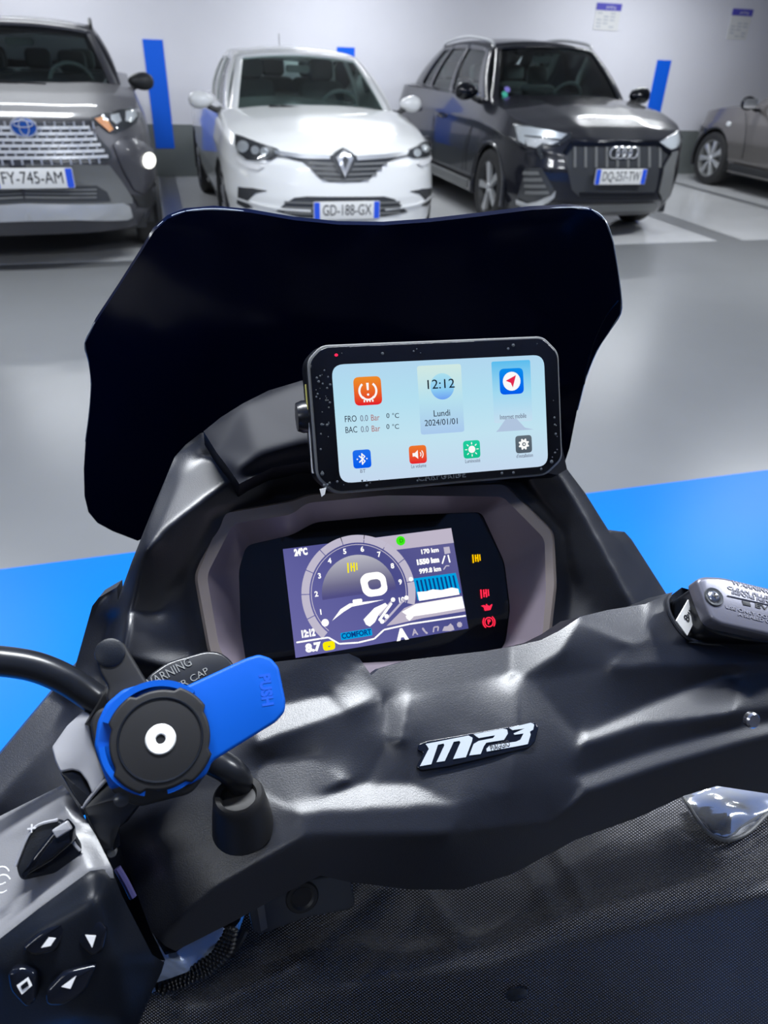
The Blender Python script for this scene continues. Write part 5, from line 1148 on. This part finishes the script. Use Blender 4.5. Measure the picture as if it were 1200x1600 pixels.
for pts in ([(-.6, .5), (-.45, .65), (.62, -.38), (.47, -.5)], [(-.6, -.5), (-.45, -.65), (.62, .38), (.47, .5)], [(-.1, -1), (.1, -1), (.1, 1), (-.1, 1)], [(0, 1), (.55, .5), (.42, .36), (-.05, .8)], [(0, -1), (.55, -.5), (.42, -.36), (-.05, -.8)]): shp('wireless_symbol', u, v, pts, .0040, W_)
for k in (-1, 1): circ('wireless_symbol', u+k*.0034, v, .0005, W_)
_, u, v = icon(652, 710, .0128, srgb(228, 28, 46), srgb(236, 120, 44)); shp('speaker_symbol', u-.0012, v, [(-.8, -.35), (-.3, -.35), (.35, -.9), (.35, .9), (-.3, .35), (-.8, .35)], .0034, W_); arc('speaker_symbol', u, v, .0022, .0006, -40, 40, W_); arc('speaker_symbol', u, v, .0038, .0006, -42, 42, W_)
_, u, v = icon(736, 702, .0128, srgb(20, 190, 140), srgb(30, 205, 160)); circ('sun_symbol', u, v, .0026, W_)
for k in range(8): a = k*math.pi/4; slab('sun_symbol', [(u+r*math.cos(a+d), v+r*math.sin(a+d)) for r, d in ((.0036, -.1), (.0052, -.05), (.0052, .05), (.0036, .1))], DP.mat(), .0016, .0019, W_, scr, 0, 0)
_, u, v = icon(817, 694, .0128, srgb(80, 92, 104), srgb(96, 108, 118))
slab('gear_symbol', [(u+(.0042 if k % 4 in (1, 2) else .0031)*math.cos(k*math.pi/16+.1), v+(.0042 if k % 4 in (1, 2) else .0031)*math.sin(k*math.pi/16+.1)) for k in range(32)], DP.mat(), .0016, .0019, W_, scr, 0, 0); circ('gear_symbol', u, v, .0014, glow('gear_hub', srgb(84, 96, 108)), .0021); circ('gear_symbol', u, v, .0007, W_, .0022)
dtx('BT', 566, 736, .0036, KG); dtx('Le volume', 653, 728, .0038, KG, fit=.0110); dtx('Luminosité', 737, 720, .0038, KG, fit=.0115); dtx("d'installation", 818, 712, .0038, KG, fit=.0130)
u, v = DP.uv(525, 555); adopt(slab('status_led', [(u+.0012*math.cos(a), v+.0010*math.sin(a)) for a in np.linspace(0, 6.1, 12)], DP.mat(), .0009, .0012, glow('led_red', (1, .02, .08), 1.5), None, 0, 0), dv, DI)
# trapped air bubbles under the protective film
MB2 = mat('film_bubble', (.10, .11, .12), .25, spec=.6); bub = bmesh.new()
for i in range(110):
    r_ = random.random(); 
    if r_ < .45: px, py = random.uniform(487, 516), random.uniform(575, 750)
    elif r_ < .75: px, py = random.uniform(505, 860), random.uniform(748, 764)-(random.random()*0+ (0))
    elif r_ < .9: px, py = random.uniform(858, 872), random.uniform(560, 725)
    else: px, py = random.uniform(490, 860), random.uniform(543, 552)
    if 505 < px < 860 and py > 700: py = 764-(px-500)*.062-random.uniform(0, 10)
    if 490 < px < 860 and py < 560: py = 562-(px-490)*.05-random.uniform(0, 10)
    u, v = DP.uv(px, py); s_ = random.uniform(.0003, .0011)*(1.4 if random.random() < .15 else 1)
    if abs(u) > hw_-.004 or abs(v) > hh_-.004: continue
    vs = [bub.verts.new(DP.p(u+s_*math.cos(a), v+s_*math.sin(a), .0011)) for a in np.linspace(0, 2*math.pi, 9)[:-1]]; cvx = bub.verts.new(DP.p(u, v, .0011+s_*.35))
    for k in range(8): bub.faces.new((vs[k-1], vs[k], cvx))
bo_ = adopt(bmobj('film_bubbles', bub, MB2, None, 60), dv, DI); bo_['kind'] = 'stuff'
text('CARPURIDE', DP.mat(*DP.uv(690, 744), .0011, 0), .0072, mat('engraved_grey', (.09, .10, .115), .35), gp, depth=.0001, fit=.036)
Ms = DP.mat() 
def sidebox(name, v0, v1, z0, z1, m):     # on the left flank
    V = [DP.p(-hw_-.0012-.0045*0, v0, z0), DP.p(-hw_-.0012, v1, z0), DP.p(-hw_-.0012, v1, z1), DP.p(-hw_-.0012, v0, z1)]; V += [q+DP.ex*.002 for q in V]
    return adopt(mesh(name, V, [(0, 1, 2, 3), (7, 6, 5, 4), (0, 4, 5, 1), (1, 5, 6, 2), (2, 6, 7, 3), (3, 7, 4, 0)], m, None, False), dv, DI)
sidebox('rating_label', .004, .026, -.0145, -.0095, mat('yellow_label2', srgb(232, 224, 120), .5)); sidebox('white_label', -.036, .002, -.0145, -.0095, M['plate'])
kn = Matrix((DP.ey, DP.n, DP.ex)).transposed().to_4x4(); kn.translation = DP.p(-hw_-.002, .004, -.020)
adopt(lathe('side_knob', [(.0, -.007), (.010, -.006), (.0115, -.002), (.0115, .006)], kn, M['smooth'], None, 28), dv, DI)
adopt(slab('film_tab', [DP.uv(*q) for q in ((499, 764), (509, 762), (507, 772), (502, 776))], DP.mat(), .0008, .0018, M['plate'], None, 0), dv, DI)
adopt(tube('mount_arm', [DP.p(0, -.01, -.02), DP.p(.01, -.01, -.045)], .012, M['rubber'], None, seg=14, n=5), dv, DI)

# ------------------------------------------------------------------ phone mount on the mirror stem
mo = P(251, 1155, .372); mn = (Vector(Cv)-mo).normalized(); MP = Plane(mo, Vector(Rv)-mn*Vector(Rv).dot(mn), mn.cross(Vector(Rv)))
MP = Plane(mo, MP.ex, mn.cross(MP.ex)); MP.n = mn
pm = thing('phone_mount', 'round black twist-lock phone mount with a blue release lever on the mirror stem', 'phone mount', tuple(mo)); PI_ = Matrix.Translation(-mo)
ap = lambda o: adopt(o, pm, PI_)
def pxp(poly): return [MP.uv(*q) for q in poly]
k_ = MP.uv(252, 1155)[0]-MP.uv(251, 1155)[0]
# blue lever sleeve
bz = [(147, 1165), (152, 1128), (165, 1100), (190, 1078), (225, 1067), (262, 1066), (290, 1072), (385, 1028), (405, 1022), (424, 1028), (436, 1042), (447, 1095), (446, 1112), (432, 1128), (332, 1190), (322, 1212), (300, 1225), (246, 1237), (222, 1232), (196, 1226), (172, 1235), (160, 1205)]
lv = ap(slab('release_lever', roundpoly([MP.uv(x, y, -.006) for x, y in bz], .002, 4), MP.mat(), -.019, -.006, M['blue'], None, .002, 40))
text('PUSH', MP.mat(*MP.uv(415, 1078, -.006), -.0063, math.radians(-80)), .0085, mat('lever_relief', (.003, .08, .52), .5), lv, depth=.0005, fit=.0175, bold=.0004)
c0 = MP.uv(247, 1152)
def ringz(name, r0, r1, z0, z1, m, a0=0, a1=2*math.pi, n=40, parent=None, c=c0):
    A = np.linspace(a0, a1, n); poly = [(c[0]+r1*math.cos(a), c[1]+r1*math.sin(a)) for a in A]+[(c[0]+r0*math.cos(a), c[1]+r0*math.sin(a)) for a in A[::-1]]
    return slab(name, poly, MP.mat(), z0, z1, m, parent, 0, 40)
for a0, a1, rr in ((math.radians(55), math.radians(165), .0295), (math.radians(-75), math.radians(-15), .0288), (math.radians(190), math.radians(262), .029)):
    ap(ringz('lever_collar', .0262, rr, -.006, -.0015, M['blue'], a0, a1))
R1 = .0262; prof = []
for k in range(72):
    a = 2*math.pi*k/72; d = math.degrees(a) % 90; r = R1*(1.06 if 20 < d < 62 else .97); prof.append((r*math.cos(a+.25), r*math.sin(a+.25)))
hd = ap(slab('twist_head', prof, MP.mat(), -.012, .0, M['rubber'], None, .0016, 40))
lathe('head_groove', [(.0205, -.0001), (.0208, .0006), (.0214, .0007), (.0218, -.0001)], MP.mat(), M['plastic2'], hd, 48)
lathe('white_washer', [(.0, -.002), (.0022, -.002), (.0025, .0006), (.003, .0010), (.0072, .0010), (.0078, .0)], MP.mat(), M['plate'], hd, 36)
# arm up to the second stem clamp
al = [(147, 1018), (152, 1004), (168, 998), (182, 998), (196, 1006), (203, 1020), (228, 1062), (240, 1080), (225, 1120), (175, 1110), (165, 1090), (170, 1075), (156, 1052)]
arm = ap(slab('clamp_arm', roundpoly([MP.uv(x, y, -.014) for x, y in al], .003, 4), MP.mat(), -.03, -.014, M['rubber'], None, .002, 40))
mm_ = MP.mat(*MP.uv(172, 1020, -.014), -.014)
lathe('pivot_cap', [(0, .0016), (.0062, .0014), (.0078, .0006), (.0080, -.001)], mm_, M['plastic2'], arm, 28)
ap(tube('clamp_collar', [P(150, 1100, .415), P(175, 1112, .418), P(200, 1128, .42)], .0125, M['rubber'], None, seg=18, n=3))
ap(slab('clamp_body', roundpoly([MP.uv(x, y, -.02) for x, y in [(140, 1130), (150, 1110), (200, 1090), (300, 1100), (330, 1150), (330, 1200), (300, 1240), (215, 1262), (175, 1240), (150, 1180)]], .004, 4), MP.mat(), -.040, -.0195, M['rubber'], None, .002, 40))
ap(lathe('fixing_screw', [(0, .001), (.003, .0008), (.0042, 0), (.0042, -.003)], MP.mat(*MP.uv(190, 1248, -.02), -.02), M['lampdark'], None, 18))

# ------------------------------------------------------------------ fabric leg apron
def weave(name):
    m = bpy.data.materials.new(name); m.use_nodes = True; nt = m.node_tree; b = nt.nodes['Principled BSDF']
    uv = nt.nodes.new('ShaderNodeUVMap'); rot = nt.nodes.new('ShaderNodeMapping'); rot.inputs['Rotation'].default_value = (0, 0, math.radians(38)); nt.links.new(uv.outputs[0], rot.inputs[0])
    ws_ = []
    for d in ('X', 'Y'):
        w_ = nt.nodes.new('ShaderNodeTexWave'); w_.wave_type = 'BANDS'; w_.bands_direction = d; w_.inputs['Scale'].default_value = 1; w_.inputs['Distortion'].default_value = .0; nt.links.new(rot.outputs[0], w_.inputs[0]); ws_.append(w_)
    mu = nt.nodes.new('ShaderNodeMath'); mu.operation = 'MULTIPLY'; nt.links.new(ws_[0].outputs['Fac'], mu.inputs[0]); nt.links.new(ws_[1].outputs['Fac'], mu.inputs[1])
    rm = nt.nodes.new('ShaderNodeValToRGB'); rm.color_ramp.elements[0].position = .15; rm.color_ramp.elements[0].color = (.004, .004, .006, 1); rm.color_ramp.elements[1].position = .65; rm.color_ramp.elements[1].color = (.30, .30, .33, 1)
    nt.links.new(mu.outputs[0], rm.inputs[0]); nt.links.new(rm.outputs[0], b.inputs['Base Color'])
    bp = nt.nodes.new('ShaderNodeBump'); bp.inputs['Strength'].default_value = .9; bp.inputs['Distance'].default_value = .0006; nt.links.new(mu.outputs[0], bp.inputs['Height']); nt.links.new(bp.outputs[0], b.inputs['Normal'])
    b.inputs['Roughness'].default_value = .42; b.inputs['Specular IOR Level'].default_value = .6; return m
M['weave'] = weave('woven_nylon')
apn = thing('leg_apron', 'black woven nylon leg apron bunched under the handlebar cover', 'apron', (.14, .35, 0)); AI = Matrix.Translation((-.14, -.35, 0))
ac = dict(t0=(-30, 1560, .46), t1=(200, 1540, .46), t2=(380, 1400, .535), t3=(560, 1330, .585), t4=(720, 1330, .60), t5=(850, 1290, .625), t6=(1000, 1250, .635), t7=(1140, 1200, .645), t8=(1280, 1200, .64),
    v0=(380, 1500, .51), v1=(600, 1478, .535), v2=(760, 1450, .545), v3=(880, 1410, .548), v4=(1050, 1370, .550), v5=(1200, 1334, .550), v6=(1280, 1316, .550),
    m4=(760, 1390, .568), m5=(900, 1350, .578), m6=(1050, 1310, .585), m7=(1180, 1280, .59),
    c1=(600, 1500, .52), c2=(760, 1474, .525), c3=(880, 1434, .526), c4=(1050, 1394, .527), c5=(1200, 1356, .527), c6=(1280, 1340, .527),
    d1=(600, 1535, .512), d2=(760, 1508, .512), d3=(880, 1470, .513), d4=(1050, 1430, .514), d5=(1200, 1392, .514), d6=(1280, 1376, .514),
    l1=(420, 1540, .49), l2=(300, 1590, .47), b0=(-30, 1680, .44), b1=(200, 1680, .455), b2=(420, 1680, .51), b3=(640, 1680, .58), b4=(860, 1680, .60), b5=(1100, 1680, .61), b6=(1280, 1680, .61))
def folds(X, Y):
    f = np.zeros(X.shape)
    def ridge(x0, y0, x1, y1, h, wd):
        d = np.hypot(x1-x0, y1-y0); ux, uy = (x1-x0)/d, (y1-y0)/d; s = (X-x0)*ux+(Y-y0)*uy; n = -(X-x0)*uy+(Y-y0)*ux
        e = np.clip(s/d, 0, 1); fall = np.exp(-((np.minimum(s, 0))**2+(np.maximum(s-d, 0))**2)/(2*(wd*1.4)**2)); return -h*np.exp(-n*n/(2*wd*wd))*fall
    f += ridge(585, 1395, 470, 1500, .008, 12); f += ridge(470, 1500, 380, 1540, .006, 14); f += ridge(668, 1395, 715, 1470, .007, 10); f += ridge(560, 1480, 300, 1575, .008, 16)
    f += ridge(650, 1420, 560, 1540, .004, 12); f += ridge(870, 1330, 910, 1400, .004, 9); f += ridge(1000, 1270, 1120, 1340, .004, 14); f += ridge(820, 1350, 860, 1420, .003, 10); f += ridge(400, 1590, 620, 1520, .005, 16)
    f += .0015*np.sin(X/47+Y/61)*np.clip((Y-1460)/80, 0, 1)
    return f
def auv(x, y):
    p = P(x, y, .54); return (p.x/.0010/10, (p.y*.6-p.z*.8)/.0010/10)
def auv(x, y): 
    p = P(x, y, .54); return (p.x*150, -p.dot(Vector(Uv))*190)
AO = [(-30, 1610), (150, 1600), (205, 1570), (250, 1545), (330, 1505), (375, 1450), (400, 1380), (480, 1340), (720, 1330), (850, 1280), (1000, 1235), (1140, 1190), (1280, 1190), (1280, 1680), (-30, 1680)]
a_, aza = relief('apron_sheet', AO, ac, [['v1', 'v2', 'v3', 'v4', 'v5', 'v6'], ['c1', 'c2', 'c3', 'c4', 'c5', 'c6']], M['weave'], None, step=6, blur=1.6, skirt=(0, .01, -.01), extra=folds, uvs=auv, smooth=60); adopt(a_, apn, AI)
_s = [P(x, y, aza(x, y)) for x, y in ((787, 1551), (827, 1551), (807, 1571), (807, 1531), (807, 1551))]
SNP = Plane(_s[4], _s[1]-_s[0], _s[3]-_s[2]); SNP.o = SNP.p(0, 0, .0012)
adopt(lathe('snap_button', [(0, .0018), (.006, .0016), (.0085, .0006), (.0088, -.001)], SNP.mat(), mat('snap_grey', srgb(44, 48, 56), .4), None, 28), apn, AI)
dr = [P(x, 1672, z) for x, z in ((-30, .44), (200, .455), (420, .505), (640, .575), (860, .595), (1100, .605), (1280, .605))]
dr = [dr[0]+Vector((-.12, .05, -.02))]+dr+[dr[-1]+Vector((.14, .06, -.02))]
DV = []; DF = []
for i, q in enumerate(dr):
    for k in range(6): DV.append((q.x+.01*math.sin(i*2+k), q.y-.02*k+.012*math.sin(i*1.7), q.z-.11*k))
for i in range(len(dr)-1):
    for k in range(5): DF.append((i*6+k, i*6+k+1, (i+1)*6+k+1, (i+1)*6+k))
adopt(mesh('apron_bounce_block', DV, DF, mat('apron_cloth', (.02, .02, .024), .6), None), apn, AI)  # unseen hanging sheet, added to block blue bounce from the floor
# clear vinyl windows
vin = mat('clear_vinyl', (.7, .72, .76), .10, metal=.75, spec=.8, bump=(16, .6, .03))
pv_ = dict(a=(1070, 1243, .600), b=(1130, 1225, .612), c=(1240, 1235, .61), d=(1085, 1272, .585), e=(1135, 1312, .564), f=(1200, 1268, .585), g=(1140, 1265, .578), h=(1165, 1250, .592), i=(1110, 1255, .586))
o, _ = relief('vinyl_window', [(1068, 1245), (1120, 1222), (1165, 1222), (1240, 1225), (1240, 1245), (1205, 1265), (1170, 1297), (1145, 1311), (1125, 1311), (1105, 1300), (1085, 1275)], pv_, [], vin, None, step=5, blur=.8, skirt=(0, .004, -.004)); adopt(o, apn, AI)
adopt(tube('window_binding', [P(x, y, z) for x, y, z in [(1070, 1248, .596), (1087, 1276, .58), (1106, 1300, .566), (1128, 1312, .560), (1146, 1311, .560), (1172, 1298, .567), (1206, 1266, .582), (1245, 1246, .59)]], .0016, M['trimgrey'], None, seg=8, n=6), apn, AI)
pl_ = dict(a=(236, 1452, .44), b=(260, 1495, .438), c=(352, 1440, .462), d=(345, 1475, .455), e=(300, 1520, .445), f=(244, 1534, .438), g=(275, 1490, .445))
o, _ = relief('vinyl_window', [(234, 1450), (258, 1492), (274, 1488), (340, 1444), (356, 1440), (350, 1470), (330, 1495), (300, 1516), (268, 1528), (242, 1536), (258, 1500)], pl_, [], mat('clear_vinyl_blue', (.28, .34, .45), .16, metal=.6, spec=.8, bump=(20, .5, .03)), None, step=5, blur=.8, skirt=(0, .004, -.004)); adopt(o, apn, AI)
for k in range(4):
    adopt(tube('braided_edge', [P(x+k*4.5+1.5*math.sin(i*2.3+k), y+k*4.0, .446-.0005*k) for i, (x, y) in enumerate([(354, 1440), (352, 1458), (345, 1474), (335, 1488), (322, 1500), (308, 1510), (292, 1519), (275, 1527), (258, 1533), (240, 1540)])], lambda t, k=k: .0017*(1+.35*math.sin(t*150+k*2)), M['rubber'], None, seg=7, n=16), apn, AI)
adopt(tube('webbing_strap', [P(382, 1452, .47), P(372, 1472, .468), P(355, 1492, .466), P(336, 1508, .464)], .0032, M['weave'], None, seg=8, n=6), apn, AI)
